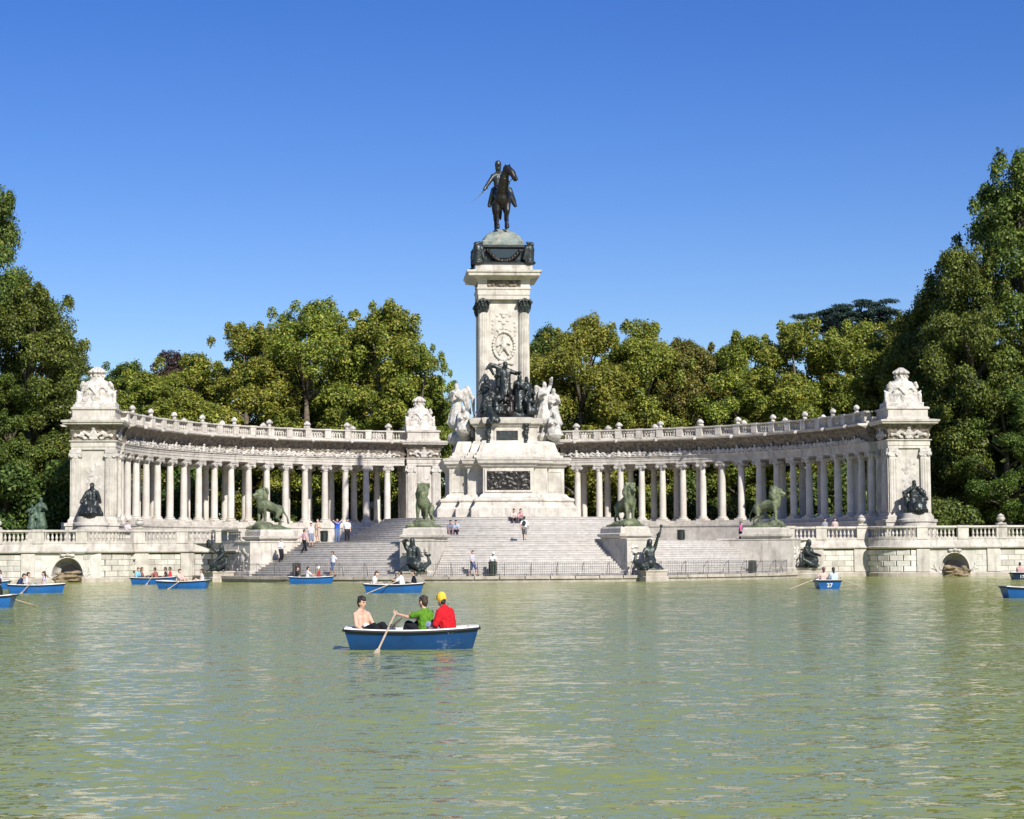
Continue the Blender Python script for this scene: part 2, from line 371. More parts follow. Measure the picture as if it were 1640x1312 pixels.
# ground: one sheet from the terrace edge to the horizon
edge = []
P, N = wallpath(-1, -0.35); edge += [p for p in reversed(P)]
edge += arcpath(pol, 18.45, radians(-60), radians(60), 40)[0]
P, N = wallpath(1, -0.35); edge += P
edge = [(-2500, -33.8)] + edge + [(2500, -33.8), (2500, 4000), (-2500, 4000)]
mb = MB(); mb.add([(x, y, ZP) for x, y in edge], [tuple(range(len(edge)))])
setp(obj('ground', mb, GROUNDM), 'park earth and grass behind the monument', None, None, 'structure')
pl = arcpath(pol, 18.47, radians(-60), radians(60), 40)[0] + arcpath(arc, 29.0, radians(88), radians(-88), 48)[0]
mb = MB(); mb.add([(x, y, ZP + 0.004) for x, y in pl], [tuple(range(len(pl)))])
setp(obj('plaza', mb, PAVE), 'pale paved plaza inside the colonnade', None, None, 'structure')
# quay: ring along the water, coping blocks as parts
qp, qa = arcpath(pol, 24.3, radians(-75), radians(75), 75); qn = [(sin(a), -cos(a)) for a in qa]
mb = MB(); mb.sweep(qp, qn, [(0, -1.2), (0, 0.22), (-1.6, 0.22), (-1.6, -1.2)])
quay = setp(obj('quay', mb, QUAYST), 'low stone quay along the water', None, None, 'structure')
mb = MB(); mb.box(-0.82, 0.82, -0.1, 1.2, 0.0, 0.2)
cop = mb.mesh('coping')
for i in range(38):
    a = radians(-74 + 148 * i / 37); x, y = pol(24.3, a)
    obj('coping_stone', cop, QUAYST, quay, (x, y, 0.222), (0, 0, a), (1, 1, 1 + random.uniform(-.06, .06)))

# ------------------------------------------------------------------ stairs: every step a part
def steps(th, cfn, r0, r1, z0, z1, n, a0, a1, m, seg, base):
    for i in range(n):
        z = z0 + (z1 - z0) * (i + 1) / n
        ro = r0 + (r1 - r0) * i / n; ri = r0 + (r1 - r0) * (i + 1) / n - (0.06 if r1 < r0 else -0.06)
        p, A = arcpath(cfn, 1.0, a0, a1, seg)
        q = MB(); pts, A = arcpath(cfn, ro, a0, a1, seg); nn = [(sin(a), -cos(a)) for a in A]
        w = ro - ri
        q.sweep(pts, nn, [(0, base), (0, z - 0.045), (0.025, z - 0.04), (0.025, z), (-w, z), (-w, base)])
        obj('step', q, m, th, world=True)
for nm, a0, a1, lab in (('stone_stairs', -15.2, 17.9, 'wide grey granite stairs in the middle, rising between the two inner lion pedestals'),
                        ('stone_stairs', -55.6, -21.6, 'grey granite stairs between the two lion pedestals on the left'),
                        ('stone_stairs', 24.0, 58.4, 'grey granite stairs between the two lion pedestals on the right')):
    am = radians((a0 + a1) / 2); x, y = pol(22, am)
    th = thing(nm, lab, 'stairs', (x, y, 0.3), group='lower flights of the round stairs')
    steps(th, pol, 22.95, 18.5, 0.42, ZP + 0.008, 15, radians(a0), radians(a1), GRANITE, 14, 0.2)
def polm(r, a): return (MC[0] + r * sin(a), MC[1] - r * cos(a))
th = thing('stepped_plinth', 'round flight of grey steps carrying the tall central monument', 'stairs', (0, -40.5, ZP))
steps(th, polm, 12.6, 8.9, ZP, 4.6, 11, radians(-180), radians(179.9), GRANITE, 64, ZP - 0.1)
mb = MB(); mb.lathe([(9.0, 0), (9.0, 1.785)], 64, (MC[0], MC[1], ZP)); obj('top_slab', mb, GRANITE, th, world=True)

# ------------------------------------------------------------------ terrace walls, balustrades, fountains
def stone_mesh(w, h, d=0.22, seed=0):
    b = 0.025; r = random.Random(seed)
    mb = MB(); q = lambda: r.uniform(-.008, .008)
    P = [(-w/2, 0, 0), (w/2, 0, 0), (w/2, 0, h), (-w/2, 0, h), (-w/2, -d + b, 0), (w/2, -d + b, 0), (w/2, -d + b, h), (-w/2, -d + b, h),
         (-w/2 + b, -d + q(), b), (w/2 - b, -d + q(), b), (w/2 - b, -d + q(), h - b), (-w/2 + b, -d + q(), h - b)]
    mb.add(P, [(0, 3, 2, 1), (0, 1, 5, 4), (1, 2, 6, 5), (2, 3, 7, 6), (3, 0, 4, 7), (4, 5, 9, 8), (5, 6, 10, 9), (6, 7, 11, 10), (7, 4, 8, 11), (8, 9, 10, 11)])
    return mb.mesh('stone')
ROWH = 0.415
stones = [stone_mesh(w, ROWH - 0.014, seed=i) for i, w in enumerate((0.99, 0.99, 0.988, 0.988))]
stonesN = [stone_mesh(0.70, ROWH - 0.022, seed=9 + i) for i in range(2)]
def baluster_mesh(h, r):
    mb = MB(); mb.box(-r, r, -r, r, 0, h * .1); mb.box(-r, r, -r, r, h * .9, h)
    mb.lathe([(r * .55, h * .1), (r * .8, h * .16), (r * .5, h * .2), (r * 1.0, h * .36), (r * .85, h * .5), (r * .42, h * .78), (r * .7, h * .84), (r * .55, h * .9)], 8)
    return mb.mesh('baluster')
BAL = baluster_mesh(0.66, 0.105); BALS = baluster_mesh(0.655, 0.085)
def urn_mesh():
    mb = MB(); mb.box(-.32, .32, -.32, .32, 0, .12)
    mb.lathe([(.14, .12), (.12, .2), (.3, .34), (.34, .5), (.3, .62), (.2, .68), (.26, .74), (.22, .82), (.08, .9), (.03, .96)], 12)
    return mb.mesh('urn', True, 0.7)
URN = urn_mesh()
side_word = {-1: 'left', 1: 'right'}
for sx in (-1, 1):
    tw = thing('terrace_wall', 'pale stone retaining wall with a fountain niche, %s of the stairs' % side_word[sx], 'wall', (sx * 36, -34, 0), group='retaining walls along the lake')
    P, N = wallpath(sx, -0.20)
    nicheX = 32.45 if sx < 0 else 33.9; NW = 1.12
    PN = list(zip(P, N)); ins = [(k, k) for k in PN if abs(k[0][0]) < nicheX - 1.2]; outs = [k for k in PN if abs(k[0][0]) > nicheX + 1.2]
    segs = [[k for k, _ in ins] + [((sx * (nicheX - 1.15), -33.95), (0, -1))], [((sx * (nicheX + 1.15), -33.95), (0, -1))] + outs]
    for sg in segs:
        mb = MB(); mb.sweep([k[0] for k in sg], [k[1] for k in sg], [(0, -1.2), (0, 2.1), (-.4, 2.1), (-.4, -1.2)]); obj('wall_core', mb, JOINT, tw, world=True)
    P, N = wallpath(sx, 0)
    mb = MB(); mb.sweep(P, N, [(.14, -1.2), (.14, .26), (.05, .36), (-.19, .36), (-.19, -1.2)]); obj('base_course', mb, QUAYST, tw, world=True)
    mb = MB(); mb.sweep(P, N, [(-.19, 2.1), (.02, 2.1), (.24, 2.17), (.26, 2.25), (.10, 2.3), (-.02, 2.82), (-.36, 2.82), (-.36, 2.4), (-.19, 2.4)]); obj('ledge', mb, STONE, tw, world=True)
    seg = resample(*wallpath(sx, -0.2), 1.0)
    for row in range(4):
        z = 0.375 + row * ROWH
        for i, (p, n) in enumerate(resample(*wallpath(sx, -0.2), 0.5)):
            if i % 2 != row % 2: continue
            curv = abs(n.x) > 0.05
            if 0 < abs(abs(p.x) - nicheX) and abs(abs(p.x) - nicheX) < NW + 1.0 and not curv: continue
            if abs(abs(p.x) - nicheX) < 0.01: continue
            rz = atan2(n.x, -n.y)
            tight = curv and 28.9 < abs(p.x) < 32
            obj('stone', random.choice(stones), WALLST, tw, (p.x - tw.location.x, p.y - tw.location.y, z - tw.location.z), (0, 0, rz))
    # pilasters
    for px_ in ((24.0, 27.4, 35.3, 41.0, 46.5) if sx < 0 else (24.0, 27.4, 31.45, 36.9, 42.5)):
        yy = -31.1 if px_ < 28.2 else -34.15
        mb = MB(); mb.box(sx * px_ - .5, sx * px_ + .5, yy - .13, yy + .15, .37, 2.09); obj('pilaster', mb, STONE, tw, world=True)
    # balustrade
    tb = thing('balustrade', 'white stone balustrade with urns on the %s terrace wall' % side_word[sx], 'balustrade', (sx * 36, -34, ZP), group='terrace balustrades')
    P, N = wallpath(sx, -0.12)
    mb = MB(); mb.sweep(P, N, [(.12, 2.825), (.12, 2.98), (-.25, 2.98), (-.25, 2.825)]); obj('bottom_rail', mb, STONE, tb, world=True)
    mb = MB(); mb.sweep(P, N, [(.12, 3.66), (.17, 3.70), (.17, 3.80), (.1, 3.84), (-.2, 3.84), (-.27, 3.80), (-.27, 3.70), (-.22, 3.66)]); obj('top_rail', mb, STONE, tb, world=True)
    posts = [21.3, 24.4, 27.6, 31.45, 34.6, 37.6, 41.0, 44.5, 50.0]
    for i, (p, n) in enumerate(resample(P, N, 0.31)):
        if abs(p.x) > 46: break
        if min(abs(abs(p.x) - q) for q in posts) < 0.55: continue
        obj('baluster', BAL, STONE, tb, (p.x - n.x * .06 - tb.location.x, p.y - n.y * .06 - tb.location.y, 2.985 - ZP), (0, 0, atan2(n.x, -n.y)))
    for q in posts:
        yy = (-31.1 if q < 29 else -34.15) + .12
        if q < 22: yy = pol(23, radians(68))[1]
        mb = MB(); mb.box(sx * q - .42, sx * q + .42, yy - .16, yy + .30, 2.83, 3.70); mb.box(sx * q - .47, sx * q + .47, yy - .21, yy + .34, 3.70, 3.87); obj('post', mb, STONE, tb, world=True)
    for q in ((27.6, 37.6) if sx > 0 else (37.6, 27.6)):
        yy = (-31.1 if q < 29 else -34.15) + .15
        mb = MB(); mb.box(sx * q - .34, sx * q + .34, yy - .2, yy + .3, 3.845, 3.95); obj('urn_base', mb, STONE, tb, world=True)
        obj('urn', URN, STONE_C, tb, (sx * q - tb.location.x, yy + .05 - tb.location.y, 3.94 - ZP), None, (1, 1, .85))
    # fountain niche
    fx = sx * nicheX; fy = -34.15
    ft = thing('grotto_fountain', 'arched grotto fountain with mossy cascade in the %s terrace wall' % side_word[sx], 'fountain', (fx, fy, 0), group='grotto fountains')
    def archo(k, dz=0): return [(NW * k * cos(t), .5 + dz + 1.3 * k * sin(t)) for t in np.linspace(0, pi, 21)]
    mb = MB(); P_ = []; rings = [(1.13, -.26), (1.13, .12)], [(1.0, -.28), (.97, .15), (.86, .6), (.6, .95), (.3, 1.1)]
    prof_ = [(1.06, .0), (1.06, -.05), (1.0, -.05), (.97, .2), (.87, .6), (.6, .95), (.25, 1.1)]
    for k, yy in prof_: P_ += [(x, yy, z) for x, z in archo(k)]
    F_ = [(a * 21 + i, a * 21 + i + 1, a * 21 + 22 + i, a * 21 + 21 + i) for a in range(len(prof_) - 1) for i in range(20)]
    mb.add(P_, F_)
    mb.add([(-1.0 * NW, -.07, .5), (-.25 * NW, 1.1, .5), (.25 * NW, 1.1, .5), (1.0 * NW, -.07, .5), (-1.0 * NW, -.07, -.5), (-.25 * NW, 1.1, -.5), (.25 * NW, 1.1, -.5), (1.0 * NW, -.07, -.5)], [(0, 1, 5, 4), (1, 2, 6, 5), (2, 3, 7, 6)])
    obj('niche', mb, STONE, ft, smooth=True, angle=.5)
    ao = archo(1.03); RX, ZT_, ZB_ = NW + 1.3, 2.085, .37; P_ = []
    for x, z in ao:
        dx, dz = x, z - .5; k = min(RX / max(abs(dx), 1e-6), (ZT_ - .5) / max(dz, 1e-6)); P_ += [(x, .004, z), (dx * k, .004, .5 + dz * k)]
    F_ = [(2 * i, 2 * i + 1, 2 * i + 3, 2 * i + 2) for i in range(20)]
    iL = [i for i in range(21) if P_[2 * i + 1][2] < ZT_ - 1e-3]
    n0 = len(P_); P_ += [(RX, .004, ZT_), (-RX, .004, ZT_)]
    kr = max(i for i in iL if i < 10); kl = min(i for i in iL if i > 10)
    F_ += [(2 * kr + 1, n0, 2 * kr + 3), (2 * kl - 1, n0 + 1, 2 * kl + 1)]
    P_ += [(NW * 1.03, .004, .3), (RX, .004, .3), (-NW * 1.03, .004, .3), (-RX, .004, .3)]; F_ += [(0, n0 + 2, n0 + 3, 1), (40, 41, n0 + 5, n0 + 4)]
    obj('spandrel', MB().add(P_, F_), WALLST, ft)
    mb = MB(); hp = [(.55 * cos(t), .72 + .55 * sin(t)) for t in np.linspace(0, pi, 13)]
    mb.add([(x, .45, z) for x, z in hp] + [(x, .8, z) for x, z in hp], [tuple(range(13))] + [(i, i + 1, i + 14, i + 13) for i in range(12)]); obj('spout_mouth', mb, DARKH, ft)
    shell = [E_((x, -.08, 2.02 - .16 * abs(x)), (.2, .12, .14)) for x in (-.35, 0, .35)]
    obj('keystone_shell', sculpt('shell', shell, .04), STONE_C, ft)
    cas = [E_((random.uniform(-.8, .8), random.uniform(-.55, .0), z), (random.uniform(.25, .5), random.uniform(.2, .35), random.uniform(.09, .16))) for z in np.linspace(0, .72, 26)]
    cas += [E_((0, -.1, .1), (.95, .42, .35)), E_((0, .1, .5), (.75, .3, .22))]
    obj('cascade_rock', sculpt('cascade', cas, .045, 1, .05, .12), ROCK, ft)
    for s2 in (-1, 1):
        dol = [K((s2 * .95, -.02, .2), (s2 * 1.35, -.02, .42), .14, .12), K((s2 * 1.35, -.02, .42), (s2 * 1.6, .0, .85), .11, .07), K((s2 * 1.6, .0, .85), (s2 * 1.5, .0, 1.15), .07, .04), K((s2 * 1.2, -.02, .12), (s2 * 1.75, .0, .25), .12, .1), K((s2 * 1.45, 0, .55), (s2 * 1.8, 0, .62), .08, .05)]
        obj('carved_dolphin', sculpt('dolphin', dol, .05, 2, .04, .1), STONE_C, ft)

# iron railings along the quay
def fence(a0, a1, lab):
    am = radians((a0 + a1) / 2); x, y = pol(23.95, am)
    th = thing('iron_railing', lab, 'railing', (x, y, .425), group='iron railings along the quay')
    n = max(3, int((a1 - a0) / 0.36))
    A = [radians(a0 + (a1 - a0) * i / n) for i in range(n + 1)]
    mb = MB()
    for i, a in enumerate(A):
        x, y = pol(23.95, a); mb.box(x - .009, x + .009, y - .009, y + .009, .5, 1.36)
    o = obj('picket', mb, RAILM, th, world=True); o['kind'] = 'stuff'
    for z in (.52, 1.22):
        pts = [pol(23.95, a) for a in A]; nn = [(sin(a), -cos(a)) for a in A]
        mb = MB(); mb.sweep(pts, nn, [(.012, z), (.012, z + .022), (-.012, z + .022), (-.012, z)]); obj('rail', mb, RAILM, th, world=True)
    k = max(1, int((a1 - a0) / 4.3))
    for i in range(k + 1):
        a = radians(a0 + (a1 - a0) * i / k); x, y = pol(23.95, a); xb, yb = pol(23.4, a)
        mb = MB(); mb.tube([(x, y, .42), (x, y, 1.36)], .022, 6)
        mb.tube([(x, y, 1.3), (x * .7 + xb * .3, y * .7 + yb * .3, 1.26), (x * .25 + xb * .75, y * .25 + yb * .75, 1.0), (xb, yb, .42)], .02, 5)
        obj('post', mb, RAILM, th, world=True)
fence(-54.5, -22.0, 'black iron railing on the quay below the left stairs')
fence(-16.2, 18.4, 'black iron railing on the quay below the central stairs')
fence(23.5, 57.5, 'black iron railing on the quay below the right stairs')
fence(64.5, 69.5, 'short black iron railing beside the rightmost mermaid')

# ------------------------------------------------------------------ colonnade
TH0, DTH, ZB, ZT = 0.2959, 0.068, 4.72, 9.92
def column_meshes():
    mb = MB(); mb.lathe([(.298, .34), (.298, 1.6), (.285, 3.4), (.252, 4.62)], 20); sh = mb.mesh('shaft', True, .5)
    mb = MB(); mb.box(-.47, .47, -.47, .47, 0, .13); mb.lathe([(.45, .13), (.47, .18), (.45, .24), (.37, .25), (.36, .29), (.40, .31), (.38, .35), (.32, .36)], 20); ba = mb.mesh('base', True, .6)
    mb = MB(); mb.lathe([(.27, 4.60), (.31, 4.63), (.29, 4.67), (.34, 4.82), (.36, 4.88)], 16); mb.box(-.44, .44, -.42, .42, 5.06, 5.2, taper=-.03)
    mb.box(-.36, .36, -.36, .36, 4.9, 5.062)
    for sx in (-1, 1):
        for k in range(1):
            P = []; F = []
            m = 14
            for yy in (-.40, .40):
                for i in range(m):
                    t = 2 * pi * i / m; P.append((sx * .37 + .155 * cos(t), yy, 4.90 + .155 * sin(t)))
            for i in range(m): F.append((i, (i + 1) % m, m + (i + 1) % m, m + i))
            F += [tuple(range(m)), tuple(range(m, 2 * m))]; mb.add(P, F)
            for yy in (-.42, .42):
                P = []; F = []
                for y2 in (yy - .02, yy + .02):
                    for i in range(10):
                        t = 2 * pi * i / 10; P.append((sx * .37 + .07 * cos(t), y2, 4.90 + .07 * sin(t)))
                for i in range(10): F.append((i, (i + 1) % 10, 10 + (i + 1) % 10, 10 + i))
                F += [tuple(range(10)), tuple(range(10, 20))]; mb.add(P, F)
    cp = mb.mesh('capital', True, .5)
    return sh, ba, cp
SH, BA, CP = column_meshes()
ENT = [(-.42, ZT), (-.42, 10.14), (-.46, 10.15), (-.46, 10.36), (-.50, 10.37), (-.50, 10.50), (-.60, 10.56), (-.60, 10.62), (-.40, 10.66), (-.40, 11.05), (-.46, 11.25), (-.62, 11.45), (-.88, 11.58), (-1.22, 11.64), (-1.25, 11.84), (-1.33, 11.90), (-1.38, 12.06), (-.3, 12.12),
       (3.5, 12.12), (4.58, 12.06), (4.45, 11.84), (4.4, 11.64), (3.75, 11.45), (3.6, 11.05), (3.6, ZT)]
def frieze_ornament(seed):
    r = random.Random(seed); P = []
    P += [E_((0, -.06, .38), (.2, .12, .26)), E_((0, -.1, .72), (.13, .09, .12)), E_((0, -.08, .12), (.26, .1, .1))]
    for s_ in (-1, 1):
        P += [K((s_ * .2, -.05, .3), (s_ * .52, -.06, .5), .1, .08), E_((s_ * .62, -.05, .36), (.15, .09, .15)), K((s_ * .65, -.04, .25), (s_ * .95, -.04, .34), .08, .06), E_((s_ * .45, -.05, .14), (.14, .08, .1)), E_((s_ * .98, -.04, .2 + .1 * r.random()), (.11, .08, .12))]
    return sculpt('frieze_ornament', P, .04, 1, .05, .08)
ORN = [frieze_ornament(i) for i in range(3)]
def top_ornament():
    return sculpt('flower_vase', [E_((0, 0, .1), (.2, .2, .12)), K((0, 0, .1), (0, 0, .3), .08, .1), E_((0, 0, .42), (.3, .26, .17)), E_((-.2, 0, .36), (.15, .16, .12)), E_((.2, 0, .36), (.15, .16, .12)), E_((0, -.14, .36), (.14, .12, .11)), E_((0, 0, .56), (.16, .15, .1))], .04, 1, .05, .07)
VASE = top_ornament()
BOSS = sculpt('cornice_boss', [E_((0, 0, 0), (.17, .16, .17)), E_((0, -.12, -.05), (.1, .1, .09)), E_((-.12, .02, .1), (.07, .07, .07)), E_((.12, .02, .1), (.07, .07, .07))], .03, 1, .03, .06)
for sx in (-1, 1):
    loc = (sx * 22, -9, ZP)
    cn = thing('colonnade', 'curved white stone colonnade with Ionic columns on the %s, topped by a balustrade' % side_word[sx], 'colonnade', loc, group='colonnade wings')
    t0, t1 = 0.245, 1.475
    A = [t0 + (t1 - t0) * i / 60 for i in range(61)]
    def swp(prof, r=RC, aa=None):
        aa = aa or A
        pts = [(sx * arc(r, t)[0], arc(r, t)[1]) for t in aa]; nn = [(sx * sin(t), cos(t)) for t in aa]
        return MB().sweep(pts, nn, prof)
    A1 = [t0 - .03 + (t1 - t0 + .03) * i / 60 for i in range(61)]
    obj('stylobate', swp([(-.95, ZP), (-.95, 4.18), (-1.02, 4.22), (-1.02, 4.36), (-.6, 4.365), (-.6, 4.54), (-.52, 4.545), (-.52, ZB - .002), (3.75, ZB - .002), (3.75, 4.5), (4.4, 4.5), (4.4, ZP)], aa=A1), STONE, cn, world=True)
    obj('architrave', swp(ENT[:8] + [(3.6, 10.62), (3.6, ZT)]), STONE, cn, world=True)
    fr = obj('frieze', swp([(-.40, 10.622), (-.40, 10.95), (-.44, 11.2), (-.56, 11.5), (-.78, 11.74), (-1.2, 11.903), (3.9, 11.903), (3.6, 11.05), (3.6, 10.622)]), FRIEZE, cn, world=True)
    obj('cornice', swp([(-1.22, 11.908), (-1.26, 11.96), (-1.36, 11.99), (-1.38, 12.06), (-.3, 12.12), (3.5, 12.12), (4.58, 12.06), (4.45, 11.95), (4.4, 11.908)]), STONE, cn, world=True)
    obj('parapet_base', swp([(-.62, 12.10), (-.62, 12.25), (-.57, 12.28), (-.12, 12.28), (-.12, 12.10)]), STONE, cn, world=True)
    obj('parapet_rail', swp([(-.62, 12.95), (-.66, 12.98), (-.66, 13.08), (-.1, 13.08), (-.1, 12.98), (-.14, 12.95)]), STONE, cn, world=True)
    obj('parapet_base', swp([(3.35, 12.10), (3.35, 12.44), (3.8, 12.44), (3.8, 12.10)]), STONE, cn, world=True)
    obj('parapet_rail', swp([(3.35, 12.95), (3.31, 13.08), (3.84, 13.08), (3.8, 12.95)]), STONE, cn, world=True)
    for k in range(18):
        t = TH0 + k * DTH
        for row, rr in ((0, RC), (1, RC + 3.15)):
            if row == 1 and k == 17: continue
            x, y = arc(rr, t); x *= sx; rz = -sx * t
            o = obj('column', SH, COLSTONE, cn, (x - loc[0], y - loc[1], ZB - loc[2]), (0, 0, rz))
            obj('base', BA, COLSTONE, o); obj('capital', CP, STONE_C, o)
        for row, rr in ((0, RC - .36), (1, RC + 3.57)):
            x, y = arc(rr, t); x *= sx; rz = -sx * t
            mb_ = globals().get('PBLOCK')
            if mb_ is None:
                q = MB(); q.box(-.3, .3, -.29, .29, -.17, .53); q.box(-.34, .34, -.33, .33, .53, .68); PBLOCK = q.mesh('parapet_post')
            o = obj('parapet_post', PBLOCK, STONE, cn, (x - loc[0], y - loc[1], 12.43 - loc[2]), (0, 0, rz))
            if k % 2 == (0 if row == 0 else 1): obj('flower_vase', VASE, STONE_C, o, (0, 0, .67))
        x, y = arc(RC - .47, t); x *= sx
        if k < 17:
            obj('frieze_ornament', ORN[k % 3], STONE_C, cn, (x - loc[0], y - loc[1], 10.58 - loc[2]), (0, 0, -sx * t), (1, 1.1, .85))
            x, y = arc(RC - .47, t + DTH / 2); x *= sx
            obj('frieze_ornament', ORN[(k + 1) % 3], STONE_C, cn, (x - loc[0], y - loc[1], 10.52 - loc[2]), (0, 0, -sx * (t + DTH / 2)), (1, 1, .6))
        if k % 2 == 0:
            x, y = arc(RC - 1.40, t); obj('cornice_boss', BOSS, STONE_C, cn, (sx * x - loc[0], y - loc[1], 11.97 - loc[2]), (0, 0, -sx * t))
    for k in range(-1, 17):
        for j in range(7):
            t = TH0 + k * DTH + DTH * (j + 1.0) / 8.0
            if t < t0 + .01: continue
            x, y = arc(RC - .36, t); x *= sx
            obj('baluster', BALS, STONE, cn, (x - loc[0], y - loc[1], 12.285 - loc[2]), (0, 0, -sx * t))
    q = MB()
    for i in range(150):
        t = t0 + .01 + (t1 - t0 - .02) * i / 149; x, y = arc(RC + 3.57, t); x *= sx
        q.lathe([(.05, 0), (.085, .18), (.05, .38), (.06, .5)], 6, (x, y, 12.445))
    o = obj('rear_balusters', q, STONE, cn, world=True); o['kind'] = 'stuff'

# crest of carved stone
def crest_parts():
    P = [E_((0, 0, .55), (1.62, 1.1, .75)), E_((0, 0, 1.2), (1.52, 1.0, .85)), E_((0, 0, 1.6), (1.4, .9, .74)), K((0, 0, 1.6), (0, 0, 2.25), .75, .6), ('m', MB().box(-1.66, 1.66, -1.15, 1.15, 0, .45))]
    for s_ in (-1, 1):
        P += [K((s_ * 1.1, -.55, 2.0), (s_ * 1.22, -.4, 1.75), .16, .2), K((s_ * 1.45, -.55, .55), (s_ * 1.5, -.5, 1.15), .2, .16), K((s_ * 1.35, -.5, 1.2), (s_ * 1.62, -.4, 1.4), .13, .08)]
        for k in range(6):
            t = k / 5.0; P.append(K((s_ * (.12 + .78 * t), -1.02 + .18 * t, 1.25 + .42 * sin(pi * t * .9)), (s_ * (.12 + .78 * min(1, t + .2)), -1.02 + .18 * (t + .2), 1.25 + .42 * sin(pi * min(1, t + .2) * .9)), .075, .075))
    P += [E_((0, -1.0, .78), (.34, .16, .42)), E_((0, -1.08, 1.15), (.15, .14, .17)), K((-.9, -1.05, .28), (.9, -1.05, .28), .09, .09)]
    return P
CREST = sculpt('crest_shield', crest_parts(), .05, 1, .1, .13)
def crown():
    P = [E_((0, 0, .14), (.62, .52, .12)), E_((0, 0, .5), (.5, .45, .2)), E_((0, 0, .62), (.72, .6, .26)), E_((0, 0, .9), (.2, .18, .14))]
    for i in range(10):
        a = 2 * pi * i / 10; P += [E_((.62 * cos(a), .52 * sin(a), .3), (.12, .12, .12)), K((.7 * cos(a), .6 * sin(a), .62), (.18 * cos(a), .15 * sin(a), .95), .12, .1)]
    return P
CROWN = sculpt('crown', crown(), .045, 1)

def pavilion(name, lab, cx, cy, rz, hw, hd, grp, plinth=True):
    th = thing(name, lab, 'pavilion', (cx, cy, ZP), rz, group=grp)
    z = lambda v: v - ZP
    sq = lambda o: [(-hw - o, -hd - o), (hw + o, -hd - o), (hw + o, hd + o), (-hw - o, hd + o)]
    mb = MB(); mb.loft(sq, [(.38, 0), (.38, z(4.1)), (.46, z(4.16)), (.46, z(4.36)), (.22, z(4.42)), (.22, z(4.62)), (.12, z(4.72)), (.06, z(4.9)), (0, z(4.92))]); obj('plinth', mb, STONE, th)
    mb = MB(); mb.loft(sq, [(-.10, z(4.92)), (-.10, z(9.94))]); obj('wall', mb, STONE, th)
    # carved panel between pilasters
    pc = [E_((0.25 * sin(k * 1.7), 0, .3 + k * .36), (.22 + .08 * cos(k * 2.1), .06, .24)) for k in range(9)] + [E_((.5 * ((-1) ** k), 0, .6 + k * .42), (.16, .05, .2)) for k in range(7)]
    me = sculpt('panel_relief', pc, .045, 1, .05, .1)
    for face in (0, 1, 3):
        if hw < 1.5 and face: continue
        a = {0: 0, 1: pi / 2, 3: -pi / 2}[face]; w = hw if face == 0 else hd; d = hd if face == 0 else hw
        ox, oy = sin(a) * (d - .12), -cos(a) * (d - .12)
        obj('panel_relief', me, STONE_C, th, (ox, oy, z(5.6)), (0, 0, a), (min(1, w / 1.8), 1, 1))
    for face, (w, d, a) in {'f': (hw, hd, 0), 'b': (hw, hd, pi), 'r': (hd, hw, pi / 2), 'l': (hd, hw, -pi / 2)}.items():
        for s_ in (-1, 1):
            q = MB(); pw = .34
            q.box(-pw, pw, -.10, .1, z(4.922), z(9.3))
            for k in range(3): q.box(-.24 + k * .2, -.14 + k * .2, -.13, -.09, z(5.1), z(9.1))
            o = obj('pilaster', q, STONE, th, (cos(a) * s_ * (w - .36) + sin(a) * (d - .005), sin(a) * s_ * (w - .36) - cos(a) * (d - .005), 0), (0, 0, a))
            q = MB(); q.box(-.38, .38, -.16, .08, z(9.66), z(9.925)); q.box(-.34, .34, -.13, .08, z(9.302), z(9.658))
            for s2 in (-1, 1):
                P_ = []; F_ = []
                for yy in (-.22, -.02):
                    for i in range(12):
                        t = 2 * pi * i / 12; P_.append((s2 * .31 + .16 * cos(t), yy, z(9.5) + .16 * sin(t)))
                for i in range(12): F_.append((i, (i + 1) % 12, 12 + (i + 1) % 12, 12 + i))
                q.add(P_, F_ + [tuple(range(12)), tuple(range(12, 24))])
            obj('pilaster_capital', q, STONE_C, o)
    mb = MB(); mb.loft(sq, [(.04, z(9.94)), (.04, z(10.14)), (.08, z(10.15)), (.08, z(10.5)), (.2, z(10.56)), (.2, z(10.62))]); obj('architrave', mb, STONE, th)
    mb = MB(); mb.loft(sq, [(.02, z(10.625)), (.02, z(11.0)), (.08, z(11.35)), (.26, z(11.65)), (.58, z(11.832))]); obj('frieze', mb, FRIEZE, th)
    mb = MB(); mb.loft(sq, [(.60, z(11.835)), (.64, z(11.95)), (.72, z(12.0)), (.75, z(12.14)), (.2, z(12.22))]); obj('cornice', mb, STONE, th)
    mb = MB(); mb.loft(sq, [(.08, z(12.18)), (.08, z(12.34)), (-.02, z(12.4)), (-.02, z(12.95)), (.1, z(13.02)), (.1, z(13.14)), (-.05, z(13.2))]); obj('attic', mb, STONE, th)
    for w, d, a in ((hw, hd, 0), (hd, hw, pi / 2), (hd, hw, -pi / 2)):
        obj('frieze_ornament', ORN[0], STONE_C, th, (sin(a) * (d + .06), -cos(a) * (d + .06), z(10.6)), (0, 0, a), (min(1.5, w * .85), 1.3, 1.35))
    k = hw / 1.8
    o = obj('crest', CREST, STONE_C, th, (0, 0, z(13.15)), None, (k * 1.02, k * 1.02, .98))
    obj('crown', CROWN, STONE_C, o, (0, 0, 2.28), None, (.95, .95, 1.0))
    return th
pavilion('end_pavilion', 'white stone end pavilion with carved crest, closing the left end of the colonnade', -31.2, -28.4, 0, 1.62, 1.8, 'end pavilions')
pavilion('end_pavilion', 'white stone end pavilion with carved crest, closing the right end of the colonnade', 31.62, -28.4, 0, 1.60, 1.8, 'end pavilions')
for sx in (-1, 1):
    t = 0.186; x, y = arc(RC + 1.2, t)
    pavilion('inner_pavilion', 'smaller crested stone pavilion where the %s colonnade meets the central monument' % side_word[sx], sx * x, y - .0, -sx * t, 1.5, 1.9, 'inner pavilions')

